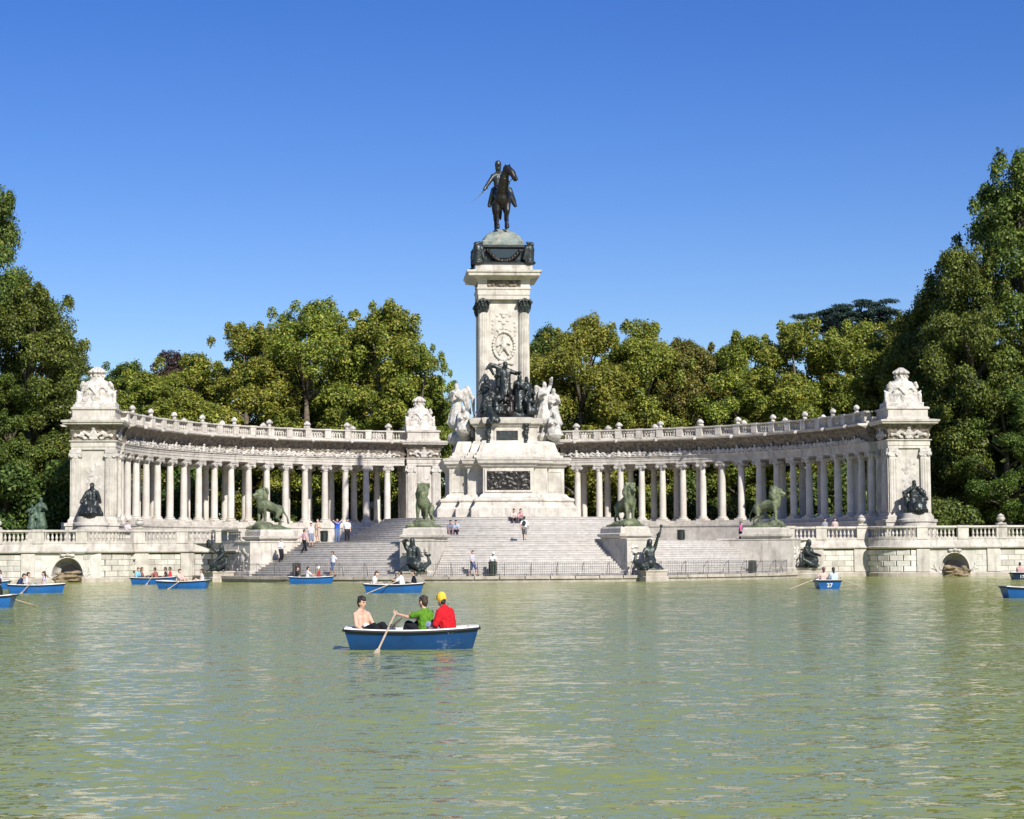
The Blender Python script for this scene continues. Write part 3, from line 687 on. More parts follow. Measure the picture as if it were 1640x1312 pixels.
# ------------------------------------------------------------------ figures
def ik(a, b, l1, l2, bend):
    a = Vector(a); b = Vector(b); d = b - a; L = d.length
    if L > (l1 + l2) * .995: b = a + d * ((l1 + l2) * .995 / L); d = b - a; L = d.length
    u = d / max(L, 1e-5); x = (l1 * l1 - l2 * l2 + L * L) / (2 * L); h = sqrt(max(l1 * l1 - x * x, 1e-6))
    w = Vector(bend); w = w - u * w.dot(u)
    if w.length < 1e-4: w = Vector((1, 0, 0))
    return a + u * x + w.normalized() * h, b
def joints(pelvis=(0, 0, .93), lean=0., side=0., twist=0., wl=(.26, -.06, .86), wr=(-.26, -.06, .86), al=(.1, .02, .08), ar=(-.1, .02, .08),
           eb=(0, 1, -.2), eo=.35, kb=(0, -1, .1), turn=0., nod=0., feet=(0, -1, -.25)):
    J = {}; p = Vector(pelvis)
    up = Vector((sin(side), -sin(lean), cos(lean) * cos(side))).normalized()
    sv = Vector((cos(twist), sin(twist), 0)); sv = (sv - up * sv.dot(up)).normalized()
    fw = up.cross(sv); fw = -fw if fw.y > 0 and abs(twist) < 1.2 else fw
    fw = Vector((sin(twist), -cos(twist), 0)); fw = (fw - up * fw.dot(up)).normalized()
    J.update(pelvis=p, up=up, sv=sv, fw=fw, chest=p + up * .32, neck=p + up * .50)
    J['head'] = p + up * .645 + fw * (.03 + .03 * nod) + Vector((0, 0, .02 - .02 * nod))
    a = twist + turn; J['hf'] = (Vector((sin(a), -cos(a), 0)) - Vector((0, 0, 1)) * .35 * nod).normalized()
    J['hs'] = Vector((cos(a), sin(a), 0))
    for s_, w, an in ((1, wl, al), (-1, wr, ar)):
        k = 'l' if s_ > 0 else 'r'
        J['sh' + k] = J['neck'] - up * .085 + sv * (.178 * s_); J['hip' + k] = p + Vector((.09 * s_, 0, -.02)) * 1.0
        J['el' + k], J['wr' + k] = ik(J['sh' + k], w, .28, .25, Vector(eb) + sv * (eo * s_))
        J['kn' + k], J['an' + k] = ik(J['hip' + k], an, .43, .42, Vector(kb) + Vector((.12 * s_, 0, 0)))
        J['to' + k] = J['an' + k] + Vector(feet).normalized() * .16
    return J
def hand_parts(wr, d, fwd, s_, curl=.5, fine=True):
    d = Vector(d).normalized(); fwd = Vector(fwd); sidev = d.cross(fwd)
    if sidev.length < 1e-3: sidev = Vector((1, 0, 0))
    sidev.normalize(); nrm = sidev.cross(d).normalized(); pc = wr + d * .05
    P = []
    for k in (-1.2, 0, 1.2): P.append(K(wr + sidev * .008 * k, wr + d * .085 + sidev * .017 * k, .017, .013))
    for k, L in ((-1.5, .062), (-.5, .075), (.5, .08), (1.5, .07)):
        b = wr + d * .088 + sidev * (.0165 * k); m = b + (d * (1 - curl * .5) - nrm * curl * .7).normalized() * L * .55
        e = m + (d * (1 - curl * 1.3) - nrm * curl * 1.2).normalized() * L * .5
        P += [K(b, m, .0095, .0088), K(m, e, .0088, .0075)]
    tb = wr + d * .03 + sidev * (.026 * s_); tm = tb + (d * .6 + sidev * .75 * s_ - nrm * curl * .5).normalized() * .042; te = tm + (d * .9 - nrm * curl).normalized() * .035
    P += [K(tb, tm, .012, .0105), K(tm, te, .0105, .0085)]
    return P
def body_parts(J, fine=False, inflate=0., head=True, curl=.5, hips=.10):
    P = []; i = inflate; up, sv, fw = J['up'], J['sv'], J['fw']
    for s_ in (-1, 1):
        k = 'l' if s_ > 0 else 'r'
        P += [K(J['hip' + k] + sv * (-.02 * s_), J['chest'] + sv * (.075 * s_), .105 + i, .098 + i), K(J['chest'] + sv * (.075 * s_), J['sh' + k] - sv * (.04 * s_) - up * .03, .1 + i, .065 + i)]
        P += [K(J['sh' + k], J['el' + k], .052 + i, .041 + i), K(J['el' + k], J['wr' + k], .041 + i, .028 + i)]
        P += [K(J['hip' + k], J['kn' + k], .088 + i, .058 + i), K(J['kn' + k], J['kn' + k].lerp(J['an' + k], .35), .056 + i, .056 + i), K(J['kn' + k].lerp(J['an' + k], .35), J['an' + k], .056 + i, .036 + i), K(J['an' + k] - (J['to' + k] - J['an' + k]) * .3, J['to' + k], .036 + i, .03 + i)]
        d = (J['wr' + k] - J['el' + k]).normalized()
        if fine: P += hand_parts(J['wr' + k], d, J['fw'] if abs(d.dot(J['fw'])) < .8 else Vector((0, 0, -1)), -s_, curl)
        else: P += [K(J['wr' + k], J['wr' + k] + d * .09, .032 + i, .026 + i), K(J['wr' + k] + d * .09, J['wr' + k] + d * .16, .024 + i, .016 + i), K(J['wr' + k] + d * .03, J['wr' + k] + d * .08 + J['hs'] * (-.05 * s_), .018 + i, .014 + i)]
    P += [K(J['neck'] - up * .04, J['head'] - up * .04, .052 + i, .05 + i), K(J['shl'] + J['up'] * .01 - J['sv'] * .04, J['shr'] + J['up'] * .01 + J['sv'] * .04, .05 + i, .05 + i)] + [K(J['neck'] + J['up'] * .02, J['sh' + k] - (J['sv'] * (.03 if k == 'l' else -.03)), .052 + i, .046 + i) for k in 'lr']
    if head:
        h, f, s = J['head'], J['hf'], J['hs']; u = f.cross(s) if f.cross(s).z > 0 else s.cross(f)
        P += [K(h + u * .04 - f * .015, h - u * .02 + f * .0, .083, .078), K(h - u * .03 + f * .03, h - u * .085 + f * .042, .058, .038), K(h + f * .09 + u * .012, h + f * .108 - u * .022, .011, .015),
              K(h + f * .083 - u * .058 - s * .018, h + f * .083 - u * .058 + s * .018, .011, .011), K(h + f * .078 + u * .035 - s * .03, h + f * .078 + u * .035 + s * .03, .014, .014)]
        for s_ in (-1, 1): P.append(K(h + s * (.08 * s_) + u * .02, h + s * (.084 * s_) - u * .025, .014, .011))
    return P
def person(lab, loc, rotz, J, skin=0, shirt=None, sleeve=.75, legs=None, leglen=.55, hair=HAIR, hairlen=0., hat=None, bag=None, fine=False, scale=1., group=None, shoes=(.05, .05, .05), curl=.5, seat=None):
    v = .0085 if fine else .021
    o = obj('person', sculpt('body', body_parts(J, fine, 0, True, curl), v, 2 if fine else 1), SKIN[skin], None, loc, (0, 0, rotz), scale)
    setp(o, lab, 'person', group)
    up, sv = J['up'], J['sv']
    if shirt is not None:
        P = []
        i = .02
        for s_ in (-1, 1):
            k = 'l' if s_ > 0 else 'r'
            P += [K(J['hip' + k] + sv * (-.015 * s_) + up * .02, J['chest'] + sv * (.075 * s_), .108 + i, .1 + i), K(J['chest'] + sv * (.075 * s_), J['sh' + k] - sv * (.04 * s_) - up * .03, .1 + i, .068 + i)]
            P.append(K(J['chest'], J['neck'] - up * .045, .1 + i, .062 + i))
            if sleeve > 0:
                e = J['sh' + k].lerp(J['el' + k], min(1, sleeve)); P.append(K(J['sh' + k], e, .055 + i, .05 + i))
                if sleeve > 1: P.append(K(J['el' + k], J['el' + k].lerp(J['wr' + k], sleeve - 1), .05 + i, .034 + i))
        P += [K(J['neck'] + up * .005, J['sh' + k] - sv * (.03 if k == 'l' else -.03), .05 + i * .6, .05 + i * .6) for k in 'lr']
        obj('shirt', sculpt('shirt', P, v * 1.15, 1 if fine else 2, .034 if fine else 0, .075), cloth(shirt), o)
    if legs is not None:
        P = []; i = .02
        for s_ in (-1, 1):
            k = 'l' if s_ > 0 else 'r'
            P += [K(J['hip' + k] + sv * (-.02 * s_) + up * .05, J['hip' + k], .112 + i, .105 + i)]
            t = min(1, leglen * 2); P.append(K(J['hip' + k], J['hip' + k].lerp(J['kn' + k], t), .096 + i, .07 + i + .02 * (1 - t)))
            if leglen > .5: P.append(K(J['kn' + k], J['kn' + k].lerp(J['an' + k], leglen * 2 - 1), .066 + i, .05 + i))
        obj('trousers' if leglen > .7 else 'shorts', sculpt('trousers', P, v * 1.15, 2, .018 if fine else 0, .09), cloth(legs), o)
    h, f, s = J['head'], J['hf'], J['hs']; u = f.cross(s) if f.cross(s).z > 0 else s.cross(f)
    if hair is not None and hat is not None:
        obj('hair', sculpt('hair', [K(h - f * .05 - u * .01, h - f * .05 - u * .06, .062, .05)], v, 1), hair, o)
    elif hair is not None:
        P = [K(h + u * .066 - f * .025, h - f * .045, .09, .08), K(h + u * .078 + f * .035, h + u * .085 - f * .03, .056, .07), K(h - f * .06 + u * .0, h - f * .055 - u * .06, .065, .05)]
        if fine:
            r = random.Random(3)
            for _ in range(44):
                a = r.uniform(0, 2 * pi); q = h + u * (.07 + .05 * r.random()) + s * (.075 * cos(a)) + f * (.075 * sin(a) - .02); P.append(K(q, q + u * r.uniform(-.01, .035) + s * r.uniform(-.02, .02), .02, .006))
            for s_ in (-1, 1): P.append(K(h + s * (.076 * s_) + u * .045 + f * .01, h + s * (.078 * s_) - u * .02, .022, .012))
        if hairlen > 0: P.append(K(h - f * .06, h - f * .085 - u * hairlen, .07, .05))
        obj('hair', sculpt('hair', P, v, 1), hair, o)
    if hat is not None:
        P = [K(h + u * .07 - f * .015, h + u * .03 - f * .012, .096, .1)]
        m_ = sculpt('hat', P, v, 2); hh = obj('cap', m_, cloth(hat), o)
        q = MB(); c = h + u * .045
        pts = [c + f * (.075 + .1 * cos(t)) * 1.0 + s * (.095 * sin(t)) for t in np.linspace(-pi / 2, pi / 2, 9)]
        q.add([p + u * .01 for p in pts] + [p - u * .008 for p in pts], [tuple(range(9)), tuple(reversed(range(9, 18)))] + [(i, i + 1, i + 10, i + 9) for i in range(8)] + [(8, 0, 9, 17)])
        obj('brim', q, cloth(hat), hh)
    if fine:
        q = MB()
        for s_ in (-1, 1): ellipsoid(q, h + f * .079 + s * (.03 * s_) + u * .012, (.012, .008, .006), (0, 0, atan2(s.y, s.x)), 8, 6)
        obj('eyes', q, cloth((.01, .008, .008)), o)
    if bag is not None:
        q = [E_(J['chest'] - J['fw'] * .17, (.14, .09, .19))]
        obj('backpack', sculpt('bag', q, .02, 1), cloth(bag), o)
    if shoes is not None and not fine:
        P = []
        for k in 'lr': P += [K(J['an' + k] - Vector((0, 0, .03)) - (J['to' + k] - J['an' + k]) * .3, J['to' + k] - Vector((0, 0, .01)), .042, .038)]
        obj('shoes', sculpt('shoes', P, .02, 1), cloth(shoes), o)
    return o
def statue_human(J, robe=0., scale=1., off=(0, 0, 0), rz=0., cape=False, infl=.04):
    """figure for sculpture groups: parts list in the group's own frame"""
    P = body_parts(J, False, infl)
    if robe:
        pl_, mid = J['pelvis'], (J['anl'] + J['anr']) / 2
        P += [K(pl_ + Vector((0, 0, .02)), mid + Vector((0, 0, .12)), .17, .17 + robe), K(J['knl'], J['anl'] + Vector((.04, 0, .05)), .12, .16), K(J['knr'], J['anr'] + Vector((-.04, 0, .05)), .12, .16)]
        for k in range(9):
            a = 2 * pi * k / 9; P.append(K(pl_ + Vector((.13 * cos(a), .11 * sin(a), 0)), mid + Vector(((.16 + robe) * cos(a), (.14 + robe) * sin(a), .06)), .04, .055))
    if cape: P += [K(J['shl'], J['shl'] + Vector((.1, .25, -.7)), .1, .16), K(J['shr'], J['shr'] + Vector((-.1, .25, -.7)), .1, .16), K(J['neck'] + Vector((0, .1, -.1)), J['neck'] + Vector((0, .28, -.9)), .16, .24)]
    P += [K(J['head'] + Vector((0, .03, .05)), J['head'] + Vector((0, .05, .0)), .09, .09)]
    M = Matrix.Translation(Vector(off)) @ Matrix.Rotation(rz, 4, 'Z') @ Matrix.Scale(scale, 4)
    out = []
    for p in P: out.append(('k', M @ Vector(p[1]), M @ Vector(p[2]), p[3] * scale, p[4] * scale))
    return out

# ------------------------------------------------------------------ central monument
def crossf(steps_):
    def f(o):
        q = []
        pts = [(steps_[0][0] + o, steps_[0][1] + o)]
        for (hx, hy), (hx2, hy2) in zip(steps_, steps_[1:]): pts += [(hx2 + o, hy + o), (hx2 + o, hy2 + o)]
        quad = pts
        out = [(x, y) for x, y in quad] + [(-x, y) for x, y in reversed(quad)] + [(-x, -y) for x, y in quad] + [(x, -y) for x, y in reversed(quad)]
        return [(MC[0] + x, MC[1] + y) for x, y in out]
    return f
def rectf(hx, hy, cy=None):
    cy = MC[1] if cy is None else cy
    return lambda o: [(-hx - o, cy - hy - o), (hx + o, cy - hy - o), (hx + o, cy + hy + o), (-hx - o, cy + hy + o)]
mon = thing('column_monument', 'tall white stone monument with fluted shaft and stepped pedestal in the centre', 'monument', (MC[0], MC[1], 4.6))
cf = crossf([(4.35, 4.1), (3.0, 4.75), (1.9, 5.85)])
A_ = lambda name, mb, m, sm=False: obj(name, mb, m, mon, world=True, smooth=sm)
A_('pedestal_plinth', MB().loft(cf, [(.95, 4.58), (.95, 5.28), (.72, 5.5), (.62, 5.74)]), STONE)
A_('base_moulding', MB().loft(cf, [(.62, 5.745), (.70, 5.82), (.72, 5.92), (.66, 6.02), (.48, 6.06), (.30, 6.14), (.20, 6.28), (.1, 6.36), (.0, 6.38)]), STONE)
A_('pedestal_dado', MB().loft(cf, [(0, 6.382), (0, 8.30)]), STONE)
A_('pedestal_cornice', MB().loft(cf, [(.02, 8.302), (.10, 8.40), (.16, 8.42), (.24, 8.56), (.40, 8.66), (.44, 8.86), (.50, 8.90), (.52, 9.04), (.1, 9.14)]), STONE)
for sx in (-1, 1):     # raised panels on the wing faces
    q = MB(); y = MC[1] - 4.1
    for (x0, x1, z0, z1) in ((3.15, 4.2, 6.55, 6.63), (3.15, 4.2, 8.02, 8.10), (3.15, 3.23, 6.63, 8.02), (4.12, 4.2, 6.63, 8.02)):
        q.box(min(sx * x0, sx * x1), max(sx * x0, sx * x1), y - .04, y + .05, z0, z1)
    A_('panel_frame', q, STONE)
def relief(w, h, nx, nz, seed, depth, y0, x0, z0, cellw=.14):
    r = np.random.default_rng(seed); xs = np.linspace(0, w, nx); zs = np.linspace(0, h, nz); X, Z = np.meshgrid(xs, zs); H = np.zeros_like(X)
    for _ in range(int(w * h / (cellw ** 2) * .55)):
        cx, cz = r.uniform(0, w), r.uniform(0, h); a = r.uniform(.4, 1.2) * cellw; b_ = a * r.uniform(1.2, 3); t = r.uniform(-.6, .6) + (pi / 2 if r.random() < .7 else 0)
        dx, dz = (X - cx) * cos(t) + (Z - cz) * sin(t), -(X - cx) * sin(t) + (Z - cz) * cos(t)
        H = np.maximum(H, r.uniform(.4, 1) * np.exp(-(dx / b_) ** 2 * 2 - (dz / a) ** 2 * 2))
    q = MB(); V = [(x0 + X[j, i], y0 - depth * H[j, i], z0 + Z[j, i]) for j in range(nz) for i in range(nx)]
    F = [(j * nx + i, j * nx + i + 1, (j + 1) * nx + i + 1, (j + 1) * nx + i) for j in range(nz - 1) for i in range(nx - 1)]
    q.v = V; q.f = F; return q
yf = MC[1] - 5.85
q = MB()
for (x0, x1, z0, z1) in ((-1.78, 1.78, 6.50, 6.64), (-1.78, 1.78, 8.06, 8.2), (-1.78, -1.63, 6.64, 8.06), (1.63, 1.78, 6.64, 8.06)): q.box(x0, x1, yf - .07, yf + .04, z0, z1)
A_('relief_frame', q, STONE)
A_('bronze_relief', relief(3.26, 1.42, 80, 40, 3, .1, yf - .02, -1.63, 6.64), BRONZE_B, True)
# stepped upper part
cf2 = crossf([(4.05, 3.6), (2.9, 4.3), (2.3, 5.1)])
A_('upper_steps', MB().loft(cf2, [(.25, 9.10), (.25, 9.30), (.05, 9.32), (.05, 9.5), (-.12, 9.6), (-.3, 10.2), (-.42, 10.42)]), STONE)
cf3 = rectf(1.42, 4.55)
A_('upper_pedestal', MB().loft(cf3, [(.25, 9.42), (.25, 9.62), (.08, 9.75), (0, 9.8), (0, 11.45)]), STONE)
A_('upper_side_block', MB().loft(rectf(2.35, 3.9), [(.1, 9.4), (.1, 10.3), (0, 10.4), (0, 11.44)]), STONE)
A_('upper_cornice', MB().loft(crossf([(2.45, 3.95), (1.55, 4.6)]), [(.02, 11.46), (.12, 11.6), (.28, 11.72), (.34, 11.95), (.38, 12.12), (.05, 12.18)]), STONE)
yu = MC[1] - 4.55
q = MB()
for (x0, x1, z0, z1) in ((-.98, .98, 10.0, 10.14), (-.98, .98, 11.16, 11.3), (-.98, -.82, 10.14, 11.16), (.82, .98, 10.14, 11.16)): q.box(x0, x1, yu - .06, yu + .03, z0, z1)
A_('plaque_frame', q, STONE)
A_('dark_plaque', relief(1.64, 1.02, 30, 20, 8, .03, yu - .012, -.82, 10.14, .1), BRONZE, True)
gar = [E_((.05 * sin(k * 2.0), 0, k * .2), (.2 + .06 * sin(k * 1.3), .2, .16)) for k in range(9)] + [E_((0, -.05, 1.75), (.28, .24, .2)), K((0, 0, 0), (.1, -.05, -.35), .1, .04)]
GAR = sculpt('garland', gar, .04, 1, .08, .08)
for sx in (-1, 1): obj('bronze_garland', GAR, BRONZE, mon, (sx * 1.42, -4.62, 9.85 - 4.6))
# shaft with fluted pilasters
def shaftf(o): return rectf(1.9, 1.9)(o)
A_('shaft_foot', MB().loft(rectf(2.05, 2.05), [(.2, 12.15), (.2, 12.6), (.05, 12.75), (-.02, 12.9)]), STONE)
A_('shaft', MB().loft(rectf(1.6, 1.6), [(0, 12.6), (0, 21.5)]), STONE)
for fx, fy in ((-1, -1), (1, -1), (-1, 1), (1, 1)):
    cx, cy = MC[0] + fx * 1.56, MC[1] + fy * 1.56
    def flute(o):
        return [(cx + (o + (.045 if k % 2 else 0)) * cos(2 * pi * k / 40), cy + (o + (.045 if k % 2 else 0)) * sin(2 * pi * k / 40)) for k in range(40)]
    q = MB(); q.loft(flute, [(.385, 13.15), (.385, 15.5), (.37, 20.5)]); q.lathe([(.5, 12.88), (.5, 12.98), (.47, 13.04), (.42, 13.08), (.44, 13.12), (.42, 13.17)], 20, (cx, cy, 0))
    A_('fluted_column', q, STONE)
    q = [('m', MB().box(-.36, .36, -.36, .36, 0, .14)), ('m', MB().box(-.50, .50, -.50, .50, .84, .98)), K((0, 0, .1), (0, 0, .85), .36, .44)]
    for k in range(12):
        a = 2 * pi * k / 12
        q += [K((.36 * cos(a), .36 * sin(a), .12), (.46 * cos(a), .46 * sin(a), .42), .08, .07), K((.46 * cos(a + .26), .46 * sin(a + .26), .5), (.54 * cos(a + .26), .54 * sin(a + .26), .76), .07, .06)]
    for sx in (-1, 1):
        for sy in (-1, 1): q.append(E_((sx * .46, sy * .46, .74), (.15, .15, .13)))
    obj('bronze_capital', sculpt('bronze_capital', q, .04, 1), BRONZE, mon, (fx * 1.62, fy * 1.62, 20.5 - 4.6))
A_('top_architrave', MB().loft(rectf(1.97, 1.97), [(0, 21.48), (0, 21.8), (.05, 21.82), (.05, 22.2), (.12, 22.28), (.12, 22.4)]), STONE)
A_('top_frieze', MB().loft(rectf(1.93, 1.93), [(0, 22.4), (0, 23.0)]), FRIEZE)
q = MB()
for fx, fy in ((-1, -1), (1, -1), (-1, 1), (1, 1)): q.box(MC[0] + fx * 1.65 - .36, MC[0] + fx * 1.65 + .36, MC[1] + fy * 1.65 - .36, MC[1] + fy * 1.65 + .36, 22.41, 22.99)
A_('frieze_corner_block', q, STONE)
A_('top_cornice', MB().loft(rectf(1.97, 1.97), [(.08, 22.98), (.14, 23.08), (.72, 23.22), (.78, 23.25), (.80, 23.42), (.90, 23.50), (.92, 23.66), (.2, 23.76)]), STONE)
A_('attic_slab', MB().loft(rectf(2.2, 2.2), [(.06, 23.72), (.06, 23.8), (0, 23.82), (0, 24.12)]), STONE)
fo = sculpt('frieze_carving', [E_((.28 * k, 0, .26 + .08 * sin(k * 2)), (.17, .1, .2)) for k in range(-4, 5)], .04, 1, .08, .07)
for a in (0, pi / 2, -pi / 2): obj('frieze_carving', fo, FRIEZE, mon, (sin(a) * 1.95, -cos(a) * 1.95, 22.42 - 4.6), (0, 0, a))
# medallion
md = []
for k in range(28):
    a = 2 * pi * k / 28; md.append(E_((.82 * cos(a), 0, 1.08 * sin(a)), (.13, .16 + .03 * (k % 2), .14)))
md += [E_((0, -.02, .62), (.15, .12, .18)), K((0, -.03, .4), (0, -.05, -.1), .2, .24), K((-.15, -.05, .3), (-.5, -.08, .0), .1, .08), K((.15, -.05, .3), (.45, -.08, .15), .1, .08), K((-.1, -.06, -.15), (-.35, -.08, -.65), .15, .1), K((.1, -.06, -.15), (.35, -.08, -.6), .15, .1), E_((-.45, 0, -.35), (.16, .08, .2)), E_((.48, 0, -.3), (.14, .08, .22))]
md += [E_((.3 * k, -.02, -1.25 - .06 * abs(k)), (.19, .13, .15)) for k in range(-2, 3)] + [E_((.22 * k, 0, 1.36 - .04 * k * k), (.15, .12, .13)) for k in range(-2, 3)]
md += [E_((.85 * ((-1) ** k), 0, 1.35 + .16 * k - .5), (.1, .06, .12)) for k in range(8)] + [E_((0, 0, 2.5), (.34, .1, .13)), E_((0, 0, 2.28), (.2, .09, .14)), E_((-.3, 0, 1.95), (.17, .07, .11)), E_((.3, 0, 1.95), (.17, .07, .11)), E_((0, 0, 1.75), (.2, .08, .12)), E_((-.5, 0, 2.35), (.14, .07, .13)), E_((.5, 0, 2.35), (.14, .07, .13))]
md += [E_((.55 * sin(k * 2.3), 0, -1.5 - .22 * k), (.2, .07, .13)) for k in range(8)]
obj('medallion_relief', sculpt('medallion', md, .04, 1, .05, .08), STONE, mon, (0, -1.6, 17.9 - 4.6))
# bronze base of the rider
A_('bronze_base', MB().loft(rectf(1.75, 1.75), [(.45, 24.12), (.45, 24.3), (.1, 24.5), (0, 24.6), (0, 25.45), (.16, 25.55), (.16, 25.7), (0, 25.76)]), BRONZE)
q = MB(); q.box(-1.05, 1.05, MC[1] - 1.83, MC[1] - 1.70, 24.72, 25.36); A_('name_panel', q, PANEL)
eg = [K((0, 0, .3), (0, 0, 1.2), .28, .32), E_((0, -.12, 1.5), (.2, .22, .2)), K((0, -.25, 1.5), (0, -.42, 1.42), .08, .03), K((-.25, .05, 1.25), (-.42, .1, .4), .16, .1), K((.25, .05, 1.25), (.42, .1, .4), .16, .1), E_((0, 0, .15), (.42, .4, .2)), E_((-.2, 0, 1.62), (.1, .1, .12)), E_((.2, 0, 1.62), (.1, .1, .12))]
EG = sculpt('eagle', eg, .05, 1, .06, .09)
for fx, fy in ((-1, -1), (1, -1), (-1, 1), (1, 1)): obj('bronze_eagle', EG, BRONZE, mon, (fx * 2.0, fy * 2.0, 24.15 - 4.6), (0, 0, atan2(fx, -fy)), (1.2, 1.2, 1.05))
fl = [E_((.26 * k, 0, .1 + .07 * k * k * .25), (.2, .14, .15)) for k in range(-6, 7)]
FL = sculpt('swag', fl, .045, 1, .07, .08)
for a in (0, pi / 2, -pi / 2): obj('bronze_swag', FL, BRONZE_B, mon, (sin(a) * 1.95, -cos(a) * 1.95, 24.3 - 4.6), (0, 0, a), (.8, 1.6, 1.3))
mo = [E_((0, 0, .2), (1.68, 1.68, 1.28)), ('m', MB().box(-1.62, 1.62, -1.62, 1.62, -.1, .4)), ('m', MB().box(-1.52, 1.52, -1.52, 1.52, .35, .95, taper=.32))]
mm = sculpt('mound', mo, .07, 3, .12, .3); obj('verdigris_mound', mm, VERDI, mon, (0, 0, 25.75 - 4.6))

# equestrian statue (horse faces the lake, head turned to its left)
HS = 2.24
et = thing('equestrian_statue', 'dark bronze rider with lowered sabre on a horse, on top of the tall monument', 'statue', (0.0, MC[1] - .1, 27.12), radians(-1), scale=HS)
horse = [K((0, -.38, 1.18), (0, .62, 1.22), .31, .32), E_((0, -.45, 1.12), (.27, .3, .36)), E_((0, .68, 1.2), (.29, .34, .35)),
         K((0, -.62, 1.32), (.05, -.86, 1.72), .21, .16), K((.05, -.86, 1.72), (.14, -.98, 2.02), .16, .12), K((.14, -.98, 2.0), (.30, -1.14, 1.84), .15, .125), K((.30, -1.14, 1.84), (.40, -1.26, 1.60), .12, .09), E_((.43, -1.31, 1.60), (.07, .08, .07)),
         K((.09, -.9, 2.1), (.07, -.87, 2.24), .04, .012), K((.22, -.95, 2.1), (.24, -.93, 2.23), .04, .012),
         K((-.02, -.72, 1.62), (.06, -.86, 2.05), .07, .06), K((-.02, -.6, 1.45), (.02, -.75, 1.8), .07, .07)]
for sx, fy, ky in ((-1, -.02, 0), (1, -.1, 0)):
    horse += [K((sx * .17, -.42, 1.0), (sx * .17, -.46 + fy, .62), .14, .085), K((sx * .17, -.46 + fy, .62), (sx * .165, -.44 + fy, .54), .075, .068), K((sx * .165, -.44 + fy, .54), (sx * .16, -.42 + fy, .16), .055, .048), K((sx * .16, -.42 + fy, .16), (sx * .16, -.48 + fy, .05), .06, .075)]
for sx, yo in ((-1, .12), (1, -.02)):
    horse += [K((sx * .16, .66, 1.1), (sx * .19, .52 + yo, .74), .2, .115), K((sx * .19, .52 + yo, .74), (sx * .18, .82 + yo, .5), .1, .068), K((sx * .18, .82 + yo, .5), (sx * .175, .76 + yo, .14), .055, .048), K((sx * .175, .76 + yo, .14), (sx * .175, .70 + yo, .05), .06, .075)]
horse += [K((0, .98, 1.36), (0, 1.12, 1.1), .07, .09), K((0, 1.12, 1.1), (0, 1.1, .6), .09, .05)]
obj('horse', sculpt('horse', horse, .028, 2, .02, .1), BRONZE_B, et, None, None, (1.02, .95, 1))
Jr = joints(pelvis=(-.06, .05, 1.55), lean=0.0, twist=.1, side=-.1, wr=(-.62, -.22, 1.42), wl=(.2, -.32, 1.66), al=(.46, -.12, .88), ar=(-.44, -.05, .88), kb=(0, -1, .2), turn=.25)
rp = body_parts(Jr, False, .035) + [E_(Jr['head'], (.105, .12, .14)), K(Jr['head'] + Vector((0, 0, .09)), Jr['head'] + Vector((0, 0, .17)), .12, .112), K(Jr['head'] + Vector((0, -.08, .1)), Jr['head'] + Vector((.02, -.13, .09)), .05, .03), E_((0, .1, 1.55), (.27, .3, .1)), K((-.27, .05, 1.45), (-.40, -.12, 1.0), .11, .09), K((.27, .05, 1.45), (.42, -.12, 1.0), .11, .09),
      K(Jr['shl'], Jr['shl'] + Vector((.06, 0, .01)), .07, .05), K(Jr['shr'], Jr['shr'] + Vector((-.06, 0, .01)), .07, .05)]
obj('rider', sculpt('rider', rp, .022, 1, .012, .06), BRONZE, et)
q = MB(); q.tube([(-.62, -.24, 1.36), (-.82, -.36, 1.15), (-1.12, -.52, .88)], [.014, .011, .003], 6); q.tube([(-.60, -.24, 1.40), (-.70, -.20, 1.30)], .025, 6); obj('sabre', q, BRONZE, et)
q = MB(); q.tube([(.36, -1.2, 1.68), (.25, -.8, 1.6), (.2, -.42, 1.62)], .012, 5); obj('reins', q, BRONZE, et)

# bronze allegory group on the upper pedestal
def st(**k): return joints(**k)
bgp = thing('bronze_group', 'dark bronze group of robed figures gathered at the foot of the shaft', 'sculpture', (0, MC[1] - 3.0, 12.18))
G = 2.05
pl_ = sculpt('base_rock', [('m', MB().box(-1.85, 1.85, -1.15, 1.0, 0, .32)), E_((-1.5, -.7, .3), (.6, .6, .4)), E_((1.5, -.6, .2), (.7, .5, .4)), E_((.2, -.9, .3), (.8, .4, .25)), E_((-.2, .55, 1.3), (1.6, .45, 1.2)), E_((-1.2, .3, 1.6), (.5, .4, .9))], .06, 1, .1, .2); obj('base_rock', pl_, BRONZE, bgp)
def bfig(name, J, robe, sc, off, rz, m=BRONZE, **k): return obj(name, sculpt(name, statue_human(J, robe, sc, (0, 0, 0), 0, **k), .05, 1, .09, .1), m, bgp, off, (0, 0, rz))
bfig('standing_figure', st(wl=(.5, -.2, 1.26), wr=(-.3, -.25, 1.15), turn=.2, nod=.5), .16, 2.0, (.0, .05, .95), 0)
bfig('cape', st(wl=(.3, .1, 1.0), wr=(-.55, .1, 1.55)), .05, .01, (.0, .05, .95), 0) if False else None
obj('billowing_cape', sculpt('cape', [K((-.2, .2, 2.9), (-1.1, .1, 3.25), .2, .16), K((-1.1, .1, 3.25), (-1.45, .0, 2.9), .17, .1), K((-1.2, .1, 3.1), (-.9, .15, 2.5), .16, .1), K((-.5, .2, 3.0), (-.45, .3, 1.6), .22, .3)], .05, 2, .08, .2), BRONZE, bgp, (0, 0, .9))
bfig('robed_figure', st(wl=(.12, -.2, 1.15), wr=(-.14, -.2, 1.2), nod=.6), .14, 1.75, (1.05, -.45, .35), -.15)
bfig('robed_figure', st(wl=(.3, -.1, 1.0), wr=(-.16, -.2, 1.1)), .12, 1.7, (1.62, .05, .3), .4)
